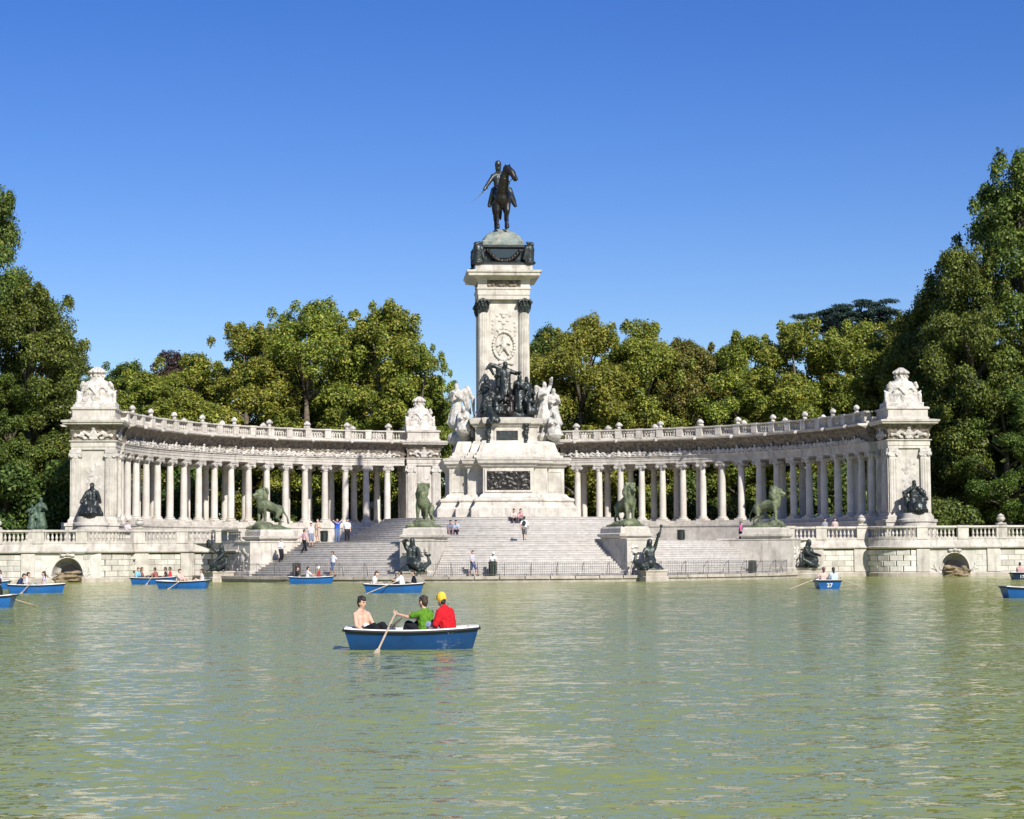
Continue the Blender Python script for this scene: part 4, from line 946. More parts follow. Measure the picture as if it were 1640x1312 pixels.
bfig('robed_figure', st(wl=(.2, -.3, 1.2), wr=(-.3, -.1, 1.0), nod=.4), .14, 1.7, (-1.45, .1, .3), -.5)
sit = dict(pelvis=(0, .1, .42), lean=.35, al=(.14, -.42, .06), ar=(-.12, -.36, .06), wl=(.1, -.42, .62), wr=(-.12, -.42, .58), nod=.7)
bfig('seated_figure', st(**sit), .04, 1.75, (-.85, -.75, .3), .5)
bfig('seated_figure', st(**sit), .04, 1.6, (.25, -.75, .3), -.3, BRONZE_B)
bfig('seated_figure', st(pelvis=(0, .1, .42), lean=.1, al=(.14, -.5, -.25), ar=(-.12, -.4, -.3), wl=(.2, -.2, .5), wr=(-.3, -.1, .4)), .03, 1.7, (-1.25, -1.15, .05), .25)
bfig('crouching_figure', st(**sit), .05, 1.5, (1.6, -.9, .25), .6)

# marble groups on the wings
def marble_group(sx, lab):
    t = thing('marble_group', lab, 'sculpture', (sx * 3.35, MC[1] - 1.6, 10.40), sx * .25, group='marble groups on the pedestal wings'); t.scale = (1.0, 1.05, 1.0)
    obj('base_rock', sculpt('rock', [E_((0, 0, .2), (1.0, 1.1, .5)), E_((.3, -.5, .5), (.6, .6, .6)), E_((-.4, -.4, .3), (.6, .6, .5)), E_((0, .2, 1.0), (.6, .6, .8))], .06, 1, .18, .2), MARBLE, t)
    if sx < 0:
        o = obj('angel', sculpt('angel', statue_human(st(wl=(.12, -.28, 1.15), wr=(-.12, -.28, 1.25), nod=.5), .2, 1.95, (-.3, -.1, 1.25)), .05, 1, .085, .11), MARBLE, t)
        obj('wing', sculpt('wing', [K((-.1, .25, 3.9), (.45, .4, 4.25), .18, .15), K((.45, .4, 4.25), (.85, .45, 3.4), .2, .14), K((.85, .45, 3.5), (.95, .45, 2.1), .17, .07), K((.3, .35, 3.9), (.65, .45, 2.3), .22, .1), K((.1, .3, 3.7), (.4, .45, 2.6), .2, .1)], .05, 2, .06, .1), MARBLE, o)
        obj('kneeling_figure', sculpt('kneeling', statue_human(st(**sit), .18, 1.8, (.35, -.65, .7), .2), .05, 1, .08, .11), MARBLE, t)
    else:
        o = obj('angel', sculpt('angel', statue_human(st(wl=(.26, -.1, 1.75), wr=(-.15, -.28, 1.15)), .2, 1.9, (-.25, 0, 1.45)), .05, 1, .085, .11), MARBLE, t)
        obj('wing', sculpt('wing', [K((-.3, .3, 4.1), (-.75, .4, 4.3), .18, .14), K((-.75, .4, 4.3), (-.85, .4, 3.0), .2, .1), K((-.4, .3, 4.0), (-.6, .4, 2.8), .2, .1)], .05, 2, .06, .1), MARBLE, o)
        obj('standing_figure', sculpt('standing', statue_human(st(wl=(.15, -.28, 1.15), wr=(-.15, -.28, 1.05), nod=.4), .2, 1.75, (.4, -.25, 1.2), -.2), .05, 1, .085, .11), MARBLE, t)
        obj('kneeling_figure', sculpt('kneeling', statue_human(st(**sit), .18, 1.8, (.25, -.8, .3), -.4), .05, 1, .08, .11), MARBLE, t)
marble_group(-1, 'white marble angel group with raised wing, left of the bronze figures')
marble_group(1, 'white marble group with an uplifted arm, right of the bronze figures')

# lions
lion = [E_((0, -.5, 2.5), (.5, .40, .6)), E_((0, -.82, 2.70), (.33, .34, .36)), K((0, -1.05, 2.66), (0, -1.40, 2.54), .21, .15), E_((0, -1.45, 2.60), (.12, .09, .09)), K((0, -1.05, 2.48), (0, -1.30, 2.38), .15, .10), K((-.16, -1.08, 2.86), (.16, -1.08, 2.86), .11, .11),
        K((0, -.8, 2.3), (0, -.8, 1.65), .36, .26), E_((-.27, -.62, 3.05), (.1, .08, .13)), E_((.27, -.62, 3.05), (.1, .08, .13)), E_((0, -.42, 2.9), (.4, .34, .3)),
        K((0, -.5, 1.9), (0, .7, 1.5), .46, .38), E_((0, -.55, 1.8), (.48, .46, .6)), E_((0, .95, 1.4), (.42, .5, .46)),
        K((-.3, -.62, 1.6), (-.3, -.74, .95), .2, .14), K((-.3, -.74, .95), (-.3, -.72, .5), .13, .12), E_((-.3, -.86, .42), (.17, .25, .12)),
        K((.3, -.6, 1.6), (.32, -.5, .95), .2, .14), K((.32, -.5, .95), (.32, -.5, .5), .13, .12), E_((.32, -.62, .42), (.17, .25, .12))]
for sx, yo in ((-1, .15), (1, -.12)):
    lion += [K((sx * .28, .95, 1.35), (sx * .34, .72 + yo, .85), .27, .15), K((sx * .34, .72 + yo, .85), (sx * .32, 1.12 + yo, .55), .13, .1), K((sx * .32, 1.12 + yo, .55), (sx * .32, 1.06 + yo, .2), .1, .1), E_((sx * .32, .95 + yo, .15), (.15, .24, .11))]
lion += [K((0, 1.4, 1.4), (.1, 1.75, .9), .08, .07), K((.1, 1.75, .9), (.3, 1.75, .45), .07, .1)]
for k in range(44):      # locks of the mane
    a_ = k * 2.4; z_ = 1.75 + 1.35 * ((k * .618) % 1); rr_ = .44 + .06 * sin(k); lion.append(K((rr_ * cos(a_), -.52 + .36 * sin(a_) * (1 if sin(a_) > 0 else .75), z_), (rr_ * 1.08 * cos(a_), -.5 + .38 * sin(a_) * (1 if sin(a_) > 0 else .75), z_ - .24), .1, .05))
LION = sculpt('lion_body', lion, .042, 1, .04, .1)
LROCK = sculpt('lion_rock', [E_((0, -.6, .1), (.85, .75, .38)), E_((0, .5, .0), (.95, 1.2, .28)), E_((.3, -.2, .12), (.5, .6, .35)), ('m', MB().box(-.9, .9, -1.25, 1.75, -.12, .05)), E_((-.3, .9, .05), (.5, .5, .25)), K((-.5, -.9, .1), (-.9, -1.5, .02), .2, .1)], .06, 1, .12, .2)
MROCK = [E_((0, 0, .3), (.85, .7, .55)), E_((.2, .3, .7), (.6, .5, .5)), E_((-.3, -.3, .2), (.7, .5, .4))]
lions = [(-58.0, 20.7, 'greenish bronze lion facing left on the leftmost pedestal', 'leftmost'), (-18.4, 20.7, 'greenish bronze lion facing the lake, left of the central stairs', 'inner left'),
         (21.0, 20.7, 'greenish bronze lion on the pedestal just right of the central stairs', 'inner right'), (61.2, 21.9, 'greenish bronze lion facing right on the rightmost pedestal', 'rightmost')]
pedlab = ['tall stone pedestal carrying the leftmost lion', 'tall stone pedestal carrying the lion left of the central stairs', 'tall stone pedestal carrying the lion right of the central stairs', 'tall stone pedestal carrying the rightmost lion']
for (ad, lr, lab, w_), pl in zip(lions, pedlab):
    a = radians(ad); x, y = pol(lr, a)
    pd = thing('lion_pedestal', pl, 'pedestal', (x, y, 0), a, group='lion pedestals')
    sq = rectf(1.1, 1.45, 0); pf = lambda o: [(px, py) for px, py in rectf(1.1, 1.45, 0)(o)]
    pfl = lambda o: [(px, py + (.05 if ad < 60 else .6)) for px, py in rectf(1.1, 2.35 if ad < 60 else 2.9, 0)(o)]
    obj('lower_block', MB().loft(pfl, [(.10, .15), (.10, .7), (0, .8), (0, 2.80), (.05, 2.82), (.05, 2.9), (-.02, 2.93)]), STONE, pd)
    obj('body', MB().loft(pf, [(0, 2.88), (0, 2.95)]), STONE, pd)
    obj('cornice', MB().loft(pf, [(.02, 2.952), (.14, 3.06), (.22, 3.1), (.24, 3.24), (.06, 3.3), (.04, 3.62), (-.06, 3.75)]), STONE, pd)
    rr = random.Random(int(ad * 10) + 900)
    rl = sculpt('scroll_relief', [E_((rr.uniform(-.75, .75), 0, rr.uniform(.1, 1.9)), (rr.uniform(.1, .3), .1, rr.uniform(.08, .2)), (0, rr.uniform(-1, 1), 0)) for k in range(30)] + [E_((0, 0, 1.0), (.3, .16, .42))], .045, 1, .1, .09)
    obj('scroll_relief', rl, STONE_C, pd, (0, -2.3, .75), None, (1, 1, .85))
    ln = thing('lion_statue', lab, 'statue', (x, y, 3.76), a, group='bronze lions')
    obj('lion_body', LION, PATINA, ln, (0, -.2, .08), None, (.92, .86, .94)); obj('rock_base', LROCK, PATINA, ln, (0, -.25, .08), None, (.95, .85, 1))

# mermaids on rocks at the water's edge
def mermaid(ad, lab, wl, wr, fl, extra=(), r=24.4, sc=1.9, lean=0.):
    a = radians(ad); x, y = pol(r, a)
    t = thing('mermaid_statue', lab, 'statue', (x, y, .0), a, group='bronze mermaids')
    obj('stone_block', MB().loft(rectf(.82, .82, 0), [(.06, -.6), (.06, .3), (0, .36), (0, .62), (.06, .66), (.06, .74), (0, .78)]), QUAYST, t)
    obj('bronze_rock', sculpt('rock', [E_((p[1][0], p[1][1], p[1][2] * .62 + .6), p[2]) for p in MROCK[:1]] + [E_((0, 0, .82), (.95, .8, .22))], .05, 1, .12, .18), PATINA_D, t)
    J = joints(pelvis=(0, .12, .42), lean=lean, al=(.34 * fl + .06, -.5, .16), ar=(.34 * fl - .06, -.5, .12), wl=wl, wr=wr, turn=.25 * fl, nod=.3)
    P = statue_human(J, 0, sc, (0, 0, .8), .25 * fl, infl=.028)
    f = fl; hd = Matrix.Rotation(.25 * fl, 3, 'Z') @ J['head'] * sc + Vector((0, 0, .8))
    P += [K((0, -.05, 1.5), (.4 * f, -.65, 1.35), .36, .3), K((.4 * f, -.65, 1.35), (.95 * f, -.45, 1.15), .28, .22), K((.95 * f, -.45, 1.15), (1.25 * f, .0, 1.45), .21, .14), K((1.25 * f, .0, 1.45), (1.1 * f, .1, 1.85), .14, .08), E_((1.0 * f, .1, 1.95), (.22, .07, .1), (0, .6 * f, 0)), E_((1.2 * f, .1, 1.95), (.16, .07, .1), (0, -.5 * f, 0))]
    P += [K(hd + Vector((0, .06, .1)), hd + Vector((.04 * f, .2, -.25)), .19, .15), K(hd + Vector((.02, .16, -.2)), hd + Vector((.1 * f, .22, -.75)), .15, .08)]
    P += list(extra)
    obj('mermaid', sculpt('mermaid', P, .04, 1, .035, .1), PATINA_D, t, (0, 0, -.1))
mermaid(-61.5, 'dark bronze mermaid holding up a wreath beside the leftmost lion pedestal', (.25, -.35, .55), (-.45, -.25, 1.3), 1,
        [K((-.72 + .27 * cos(t), -.5, 2.85 + .27 * sin(t)), (-.72 + .27 * cos(t + .5), -.5, 2.85 + .27 * sin(t + .5)), .07, .07) for t in np.arange(0, 2 * pi, .5)], 24.2, 1.6)
mermaid(-18.0, 'dark bronze mermaid with one hand to her hair, left of the central railing', (.3, -.35, .45), (-.2, -.1, 1.12), 1)
mermaid(20.9, 'dark bronze mermaid raising one arm high, right of the central stairs', (.36, -.1, 1.6), (-.35, -.2, .5), -1,
        [K((.56, -.22, 3.15), (.72, -.2, 3.75), .08, .06), E_((.74, -.2, 3.85), (.12, .1, .11))], 24.4, 1.75)
mermaid(62.3, 'dark bronze mermaid bending over a shell, beside the rightmost lion pedestal', (.1, -.42, .55), (-.2, -.4, .5), -1, (), 24.9, 1.8, .3)

# seated bronze figures before the end pavilions
for sx, x in ((-1, -31.15), (1, 31.75)):
    pd = thing('statue_pedestal', 'rounded stone pedestal in front of the %s end pavilion' % side_word[sx], 'pedestal', (x, -31.35, ZP), group='pedestals of the seated figures')
    q = MB(); q.lathe([(1.25, 0), (1.25, 1.3), (1.36, 1.38), (1.36, 1.55), (1.12, 1.62), (1.1, 2.05)], 28, sy=.85); obj('drum', q, STONE, pd, smooth=True)
    t = thing('seated_statue', ('dark bronze seated figure in robes on the pedestal of the left pavilion', 'dark bronze seated figure with wide cloak on the pedestal of the right pavilion')[sx > 0], 'statue', (x, -31.35, ZP + 2.05), group='seated bronze figures')
    wide = 1.0 if sx < 0 else 1.0
    J = joints(pelvis=(0, .15, .55), lean=0, al=(.18, -.35, .08), ar=(-.16, -.32, .08), wl=(.36, -.25, .62), wr=(-.34, -.25, .62) if sx < 0 else (-.45, -.1, .72), turn=.4 * sx)
    P = statue_human(J, .16, 1.9, (0, 0, 0)) + [E_((0, .1, .5), (.75, .65, .55)), K((-.35, -.55, 1.0), (-.45, -.6, .2), .25, .3), K((.35, -.55, 1.0), (.45, -.6, .2), .25, .3), K((-.4, 0, .6), (-.75, -.2, .15), .25, .25), K((.4, 0, .6), (.7, -.2, .15), .25, .25)]
    if sx > 0: P += [K((-.3, .1, 1.9), (-.85, .15, 1.55), .18, .14), K((-.85, .15, 1.55), (-.6, .1, .8), .16, .3), K((.3, .1, 1.9), (.75, .15, 1.6), .2, .14), K((.75, .15, 1.6), (.6, .0, .8), .16, .3)]
    obj('figure', sculpt('figure', P, .045, 1, .06, .12), BRONZE, t)
c = atY(60, 846, -27.5)
t = thing('standing_statue', 'green patinated bronze group standing behind the balustrade at the far left', 'statue', (c.x, -27.5, ZP))
obj('pedestal', MB().loft(rectf(.75, .75, 0), [(.1, 0), (.1, .3), (0, .4), (0, 1.1)]), STONE, t)
obj('figure', sculpt('figure', statue_human(joints(wl=(.2, -.25, 1.15), wr=(-.4, -.2, 1.0)), .16, 1.45, (.25, 0, 0)) + statue_human(joints(wl=(.25, -.2, .9), wr=(-.3, -.2, 1.2), nod=.6), .14, 1.15, (-.4, -.15, 0), .3), .045, 1, .06, .12), mat('light_green_bronze', (.10, .16, .105), .6, (.03, .05, .035), 2.0, .3, 8, metallic=.2), t, (0, 0, 1.1))

# ------------------------------------------------------------------ rowing boats
def projpx(p):
    d = Vector(p) - CAM; w = d.dot(FW); return 820 + FPX * d.dot(RT) / w, 656 - FPX * d.dot(UP) / w
def hull_meshes(L=3.0):
    ns = 17; ts = np.linspace(-1, 1, ns)
    def w(t): return (.70 if t < .15 else .70 - .27 * ((t - .15) / .85) ** 2.2) if t > -.25 else .70 - .10 * ((-.25 - t) / .75) ** 2
    def zs(t): return .415 + .05 * t * t + (.02 * t if t > 0 else 0)
    def zk(t): return -.14 + .05 * max(0, t) ** 3
    def xs(t, z): return t * L / 2 * (1 - .115 * (1 - (z + .14) / .6))
    rows = []
    for t in ts:
        W, S, Kz = w(t), zs(t), zk(t); half = [(0, Kz), (W * .45, Kz + .01), (W * .74, Kz + .06), (W * .86, Kz + .2), (W * .93, Kz + .36), (W, S)]
        rows.append([(xs(t, z), -y, z) for y, z in reversed(half)] + [(xs(t, z), y, z) for y, z in half[1:]])
    m = len(rows[0]); out = MB(); F = []
    for i in range(ns - 1):
        for k in range(m - 1): F.append((i * m + k, i * m + k + 1, (i + 1) * m + k + 1, (i + 1) * m + k))
    F += [tuple(range(m)), tuple((ns - 1) * m + k for k in range(m))]
    out.add([p for r in rows for p in r], F); hull = out.mesh('hull', True, .6)
    inn = MB(); R2 = []
    for i, t in enumerate(ts):
        W, S = w(t), zs(t); x = xs(t, S); ex = max(-L / 2 + .16, min(L / 2 - .22, x))
        R2.append([(x, -W - .015, S + .005), (x, -W, S + .03), (ex, -W + .11, S + .03), (ex, -W + .13, S - .02), (ex * .98, -W + .2, .04), (ex * .98, W - .2, .04), (ex, W - .13, S - .02), (ex, W - .11, S + .03), (x, W, S + .03), (x, W + .015, S + .005)])
    m = 10; F = []
    for i in range(ns - 1):
        for k in range(m - 1): F.append((i * m + k, i * m + k + 1, (i + 1) * m + k + 1, (i + 1) * m + k))
    # end decks
    F += [tuple(range(m)), tuple((ns - 1) * m + k for k in range(m))]
    inn.add([p for r in R2 for p in r], F)
    for t0, t1 in ((-1, -.86), (.80, 1)):
        a, b = w(t0) - .03, w(t1) - .03; S = min(zs(t0), zs(t1)) + .018
        inn.box(t0 * L / 2, t1 * L / 2, -min(a, b), min(a, b), S - .05, S)
    ins = inn.mesh('inside', False)
    rub = MB()
    pts = [(xs(t, zs(t)), -w(t) - .02, zs(t) - .025) for t in ts]; rub.tube(pts, .03, 6)
    pts = [(xs(t, zs(t)), w(t) + .02, zs(t) - .025) for t in ts]; rub.tube(pts, .03, 6)
    for t in (-1, 1): rub.tube([(xs(t, zs(t)) + .02 * t, -w(t) - .02, zs(t) - .025), (xs(t, zs(t)) + .03 * t, w(t) + .02, zs(t) - .025)], .03, 6)
    rb = rub.mesh('rubbing_strip', True)
    th = MB(); th.box(-.14, .14, -.49, .49, 0, .04); tw = th.mesh('thwart')
    return hull, ins, rb, tw
HL, INS, RBS, TWT = hull_meshes()
HL2 = HL.copy(); HL2.materials.clear(); HL2.materials.append(HULLD)
def text_mesh(s, size):
    cu = bpy.data.curves.new('t', 'FONT'); cu.body = s; cu.size = size; cu.align_x = 'CENTER'; cu.extrude = .004; cu.offset = .008
    o = bpy.data.objects.new('t', cu); tmp.collection.objects.link(o); tvl.update()
    me = bpy.data.meshes.new_from_object(o.evaluated_get(tvl.depsgraph)); bpy.data.objects.remove(o); return me
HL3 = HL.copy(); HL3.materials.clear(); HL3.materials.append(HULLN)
def boat(px, py, head, lab, number=None, dark=False, sc=1.0, hm=None):
    c = atZ(px, py, 0.0); back = F0 * .62 * sc; c = c + back
    t = thing('rowing_boat', lab, 'boat', (c.x, c.y, 0), head, group='blue rowing boats on the lake', scale=sc)
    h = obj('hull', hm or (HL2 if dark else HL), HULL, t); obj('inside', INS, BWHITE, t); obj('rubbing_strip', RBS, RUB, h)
    for x in (-1.12, -.1, .72): obj('thwart', TWT, BWHITE, t, (x, 0, .20))
    for s_ in (-1, 1):
        q = MB(); q.tube([(-.42, s_ * .66, .40), (-.42, s_ * .66, .5)], .014, 6); q.tube([(-.46, s_ * .66, .58), (-.47, s_ * .66, .52), (-.42, s_ * .66, .49), (-.37, s_ * .66, .52), (-.38, s_ * .66, .58)], .012, 6); obj('oarlock', q, IRON, t)
    if number:
        for en, rz in ((-1, -pi / 2),):
            obj('painted_number', text_mesh(number, .30), WHITEP, t, (-1.425, 0, .10), (radians(90 + 16), 0, rz))
    return t
def bpt(t, x, y, z): return Matrix.LocRotScale(t.location, t.rotation_euler, t.scale) @ Vector((x, y, z))
def oar(t, lab, inb, outb):
    a, b = Vector(inb), Vector(outb); d = (b - a).normalized()
    q = MB(); q.tube([a, a + d * .12, a + d * .14, b - d * .5, b - d * .42], [.016, .016, .024, .022, .02], 8)
    u = d.cross(Vector((0, 0, 1))).normalized(); n_ = u.cross(d).normalized(); e = b - d * .46
    P = []
    for k, w_ in ((0, .022), (.12, .055), (.3, .066), (.44, .062), (.46, .03)):
        c = e + d * k; P += [c - u * w_ + n_ * .008, c + u * w_ + n_ * .008, c + u * w_ - n_ * .008, c - u * w_ - n_ * .008]
    F = [(i * 4 + k, i * 4 + (k + 1) % 4, i * 4 + 4 + (k + 1) % 4, i * 4 + 4 + k) for i in range(4) for k in range(4)] + [(0, 1, 2, 3), (19, 18, 17, 16)]
    q.add(P, F)
    o = obj('oar', q, WOOD, None, t.location, t.rotation_euler); setp(o, lab, 'oar', 'wooden oars'); return o
SIT = dict(pelvis=(0, 0, .10), al=(.13, -.52, -.16), ar=(-.13, -.52, -.16), kb=(0, -.3, 1), wl=(.15, -.34, .16), wr=(-.15, -.34, .16))
def sit_in(t, x, y, face, lab, pose=None, z=.245, **k):
    J = joints(**{**SIT, **(pose or {})}); p = bpt(t, x, y, z)
    return person(lab, p, t.rotation_euler.z + face, J, **k)
R_ = -PSI
# nearest boat
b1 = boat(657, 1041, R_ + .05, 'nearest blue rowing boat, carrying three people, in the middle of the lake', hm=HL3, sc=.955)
pA = sit_in(b1, -1.10, .08, pi / 2 - .85, 'bare-chested person in dark trousers leaning back in the nearest boat', dict(lean=-.12, al=(.36, -.62, -.04), ar=(.12, -.66, -.04), wl=(.12, -.26, .18), wr=(-.16, -.27, .14), eo=1.1, twist=0., turn=.15, nod=.5, feet=(.3, -1, .3)), skin=0, shirt=None, legs=(.012, .012, .016), leglen=1., hair=HAIR, fine=True, curl=.7)
obj('towel', sculpt('towel', [E_((.0, -.14, .24), (.13, .07, .07)), E_((.07, -.2, .2), (.09, .07, .05)), E_((-.07, -.17, .27), (.07, .06, .06))], .012, 2, .03, .05), cloth((.74, .73, .71)), pA)
sit_in(b1, .34, .10, -pi / 2 - .75, 'person in a green shirt rowing the nearest boat, seen from behind', dict(lean=.12, wl=(.36, -.52, .50), wr=(-.10, -.5, .42), eb=(.4, .3, -1), turn=.1, al=(.2, -.55, -.1), ar=(-.1, -.58, -.1), twist=0), skin=0, shirt=(.10, .24, .02), sleeve=.62, legs=(.015, .015, .02), leglen=1., hair=HAIRB, fine=True, curl=1.0)
sit_in(b1, .84, -.12, -pi / 2 - .65, 'person in a red shirt and yellow cap in the nearest boat', dict(lean=.22, wl=(.26, -.34, .12), wr=(-.2, -.32, .16), turn=-.3, nod=.4), skin=0, shirt=(.52, .012, .02), sleeve=.9, legs=(.22, .26, .36), leglen=.5, hair=HAIR, hat=(.78, .50, .06), fine=True, curl=.8, scale=1.1)
oar(b1, 'pale wooden oar dipped beside the nearest boat', (-.33, .20, .80), (-.76, -2.0, -.08))
oar(b1, 'wooden oar on the far side of the nearest boat', (-.2, .2, .66), (-1.0, 1.7, -.05))
b2 = boat(630, 950, R_ - .03, 'blue rowing boat with three people just behind the nearest boat')
sit_in(b2, -1.08, 0, pi / 2 - .3, 'long-haired person in a white top at the left end of the second boat', dict(lean=.25, nod=.6), skin=2, shirt=(.75, .72, .68), sleeve=.3, legs=(.4, .35, .3), hair=HAIRB, hairlen=.2)
sit_in(b2, .42, 0, -pi / 2 - .3, 'person in a white shirt rowing in the middle of the second boat', dict(lean=.15, wl=(.2, -.45, .4), wr=(-.2, -.45, .4)), shirt=(.75, .74, .72), legs=(.03, .03, .05))
sit_in(b2, 1.05, .05, -pi / 2 + .2, 'person in a black shirt at the right end of the second boat', dict(lean=.1), shirt=(.012, .014, .025), legs=(.05, .05, .06), hair=HAIRB)
oar(b2, 'dark wet oar trailing from the second boat', (.2, -.25, .60), (-1.3, -2.1, -.03))
b3 = boat(497, 935, R_ + .06, 'blue rowing boat beside the quay below the left stairs')
sit_in(b3, -.95, 0, pi / 2, 'person in a dark top at the left end of the boat by the quay', shirt=(.02, .02, .025), legs=(.03, .03, .03))
sit_in(b3, -.3, .1, pi / 2 + .4, 'person in a white shirt stretching an arm in the boat by the quay', dict(wl=(.2, -.5, .35), wr=(-.2, -.5, .35), lean=.1), shirt=(.74, .72, .7), skin=0, legs=(.3, .25, .2))
sit_in(b3, .5, 0, -pi / 2, 'person in a white cap and red top in the boat by the quay', shirt=(.35, .06, .05), skin=0, legs=(.3, .3, .3), hat=(.78, .77, .74))
oar(b3, 'pale oar pointing left from the boat by the quay', (-.3, .2, .58), (-2.2, 1.9, -.03))
b4 = boat(291, 943, R_ - .10, 'blue rowing boat with two people facing each other, left of the stairs')
sit_in(b4, -.18, 0, pi / 2 - .5, 'dark-haired person reclining with bare legs in the left middle boat', dict(lean=-.15, al=(.15, -.7, .05), ar=(-.1, -.7, .05)), shirt=(.55, .42, .38), skin=0, legs=(.3, .2, .2), leglen=.3)
sit_in(b4, 1.12, 0, -pi / 2 + .2, 'long-haired person in a pale top at the right end of the left middle boat', dict(al=(.12, -.7, .05), ar=(-.1, -.7, .05)), shirt=(.66, .6, .62), sleeve=.2, skin=0, legs=(.4, .4, .45), leglen=.3, hair=HAIRB, hairlen=.15)
oar(b4, 'pale oar held across the left middle boat', (.1, -.25, .60), (-.4, -2.1, -.03))
b5 = boat(243, 936, R_ + .04, 'blue rowing boat packed with five people in front of the left wall')
sit_in(b5, -1.1, -.1, pi / 2 - .6, 'person in a light blue shirt in the crowded boat', dict(lean=.2), shirt=(.22, .50, .60), legs=(.05, .05, .07))
sit_in(b5, -.85, .35, pi / 2, 'person with long brown hair beside the light blue shirt', shirt=(.3, .12, .1), hair=HAIRB, hairlen=.2, legs=(.1, .1, .1), skin=1)
sit_in(b5, .22, 0, -pi / 2 - .4, 'person in a brick red shirt rowing the crowded boat', dict(lean=.2, wl=(.3, -.5, .35), wr=(-.2, -.45, .35)), shirt=(.32, .12, .10), legs=(.05, .05, .05))
sit_in(b5, .85, -.25, -pi / 2, 'person in a black vest in the crowded boat', shirt=(.03, .035, .04), sleeve=.1, skin=1, legs=(.04, .04, .05))
sit_in(b5, 1.1, .2, -pi / 2 + .1, 'person in a red and yellow top at the right end of the crowded boat', shirt=(.55, .05, .07), legs=(.1, .1, .1), skin=1)
oar(b5, 'dark oar hanging beside the crowded boat', (0, -.2, .6), (-.2, -2.1, -.03))
b6 = boat(53, 950, R_ + .30, 'blue rowing boat with its bow turned right near the left edge')
sit_in(b6, -.95, .05, pi / 2 - .3, 'person in a dark blue shirt bending forward in the left edge boat', dict(lean=.45, nod=1), shirt=(.03, .05, .12), legs=(.04, .05, .08))
sit_in(b6, -.62, -.1, pi / 2, 'person in a white shirt beside the dark blue one in the left edge boat', dict(lean=.3), shirt=(.72, .68, .72), legs=(.4, .4, .4))
sit_in(b6, .42, 0, -pi / 2, 'long-haired person in a lilac top in the left edge boat', shirt=(.5, .45, .52), sleeve=.3, legs=(.3, .3, .3), hair=HAIR, hairlen=.22)
oar(b6, 'white oar dipped beside the left edge boat', (-.2, -.2, .62), (-.95, -2.0, -.05))
b7 = boat(-30, 944, R_ + .1, 'blue rowing boat cut off by the left edge, behind another boat')
sit_in(b7, 1.0, -.1, -pi / 2 + .5, 'dark-haired person in a pale top in the boat cut off by the left edge', dict(lean=.1), shirt=(.6, .55, .58), legs=(.3, .3, .35), hair=HAIR, hairlen=.15)
b8 = boat(-46, 974, R_ + .0, 'blue rowing boat cut off at the left edge, closest of the left boats')
sit_in(b8, .92, 0, -pi / 2, 'person in dark clothes at the end of the closest left boat', shirt=(.02, .025, .02), legs=(.02, .02, .02))
oar(b8, 'white oar behind the closest left boat', (.5, .2, .6), (2.0, 2.0, -.03))
b9 = boat(1328, 943, R_ + radians(86), 'blue rowing boat with painted number 27 on its stern', '27')
sit_in(b9, -.55, .22, pi / 2, 'person with red-brown hair in a cream top in the boat numbered 27', dict(wl=(.4, -.3, .35), wr=(-.3, -.35, .35), lean=.1), shirt=(.62, .48, .40), sleeve=.6, legs=(.03, .03, .04), hair=mat('red_brown_hair', (.09, .03, .02), .5), hairlen=.12, skin=0)
sit_in(b9, -.85, -.28, pi / 2 + .2, 'dark long-haired person in a pale blue top in the boat numbered 27', dict(lean=.1), shirt=(.48, .58, .68), legs=(.2, .2, .3), hair=HAIR, hairlen=.25)
oar(b9, 'thin oar reaching left from the boat numbered 27', (.1, .3, .62), (-.5, 2.1, -.03))
oar(b9, 'thin oar reaching right from the boat numbered 27', (.1, -.3, .62), (-.5, -2.1, -.03))
b10 = boat(1638, 928, R_ + radians(80), 'dark blue rowing boat with its stern turned, at the right edge by the wall', '17', True)
sit_in(b10, -.5, 0.05, pi / 2, 'person in a pinkish top in the dark boat at the right edge', shirt=(.55, .35, .33), legs=(.2, .2, .25))
b11 = boat(1668, 958, R_ + pi + .12, 'bright blue rowing boat cut off by the right edge')

# ------------------------------------------------------------------ people on the stairs and terrace, litter bins
def groundz(x, y):
    r = math.hypot(x - MC[0], y - MC[1])
    if r < 12.6: return min(4.6, ZP + 1.8 * min(11, math.floor((12.6 - r) / 3.7 * 11) + 1) / 11)
    r = math.hypot(x - OS[0], y - OS[1])
    if r < 18.5 or y > -31: return ZP + .008
    if r > 22.95: return .425
    return .42 + (ZP + .008 - .42) * (math.floor((22.95 - r) / 4.45 * 15) + 1) / 15
def spot(px, Y=None, r=None):
    """stand at picture column px, either at depth Y or on the stairs' circle of radius r"""
    if r is None:
        p = atY(px, 880, Y)
    else:
        lo, hi = radians(-80), radians(80)
        for _ in range(40):
            m = (lo + hi) / 2; x, y = pol(r, m)
            if projpx((x, y, 1))[0] < px: lo = m
            else: hi = m
        x, y = pol(r, lo); p = Vector((x, y, 0))
    return Vector((p.x, p.y, groundz(p.x, p.y)))
STD = joints(wl=(.24, -.1, .88), wr=(-.25, .0, .86))
WALK = joints(al=(.1, -.28, .1), ar=(-.1, .28, .14), wl=(.24, .2, .9), wr=(-.25, -.22, .92))
BENT = joints(wl=(.16, -.22, 1.12), wr=(-.15, -.22, 1.1))
UPA = joints(wl=(.12, -.2, 1.4), wr=(-.14, -.2, 1.42))
SITS = joints(pelvis=(0, .05, .12), al=(.12, -.36, -.27), ar=(-.12, -.36, -.27), kb=(0, -.6, 1), lean=.35, wl=(.12, -.4, .2), wr=(-.12, -.4, .2), nod=.5)
G1 = 'visitors on the stairs and terrace'
def stand(lab, px, Y=None, r=None, rz=0, J=STD, **k):
    p = spot(px, Y, r); return person(lab, p, rz, J, group=G1, **k)
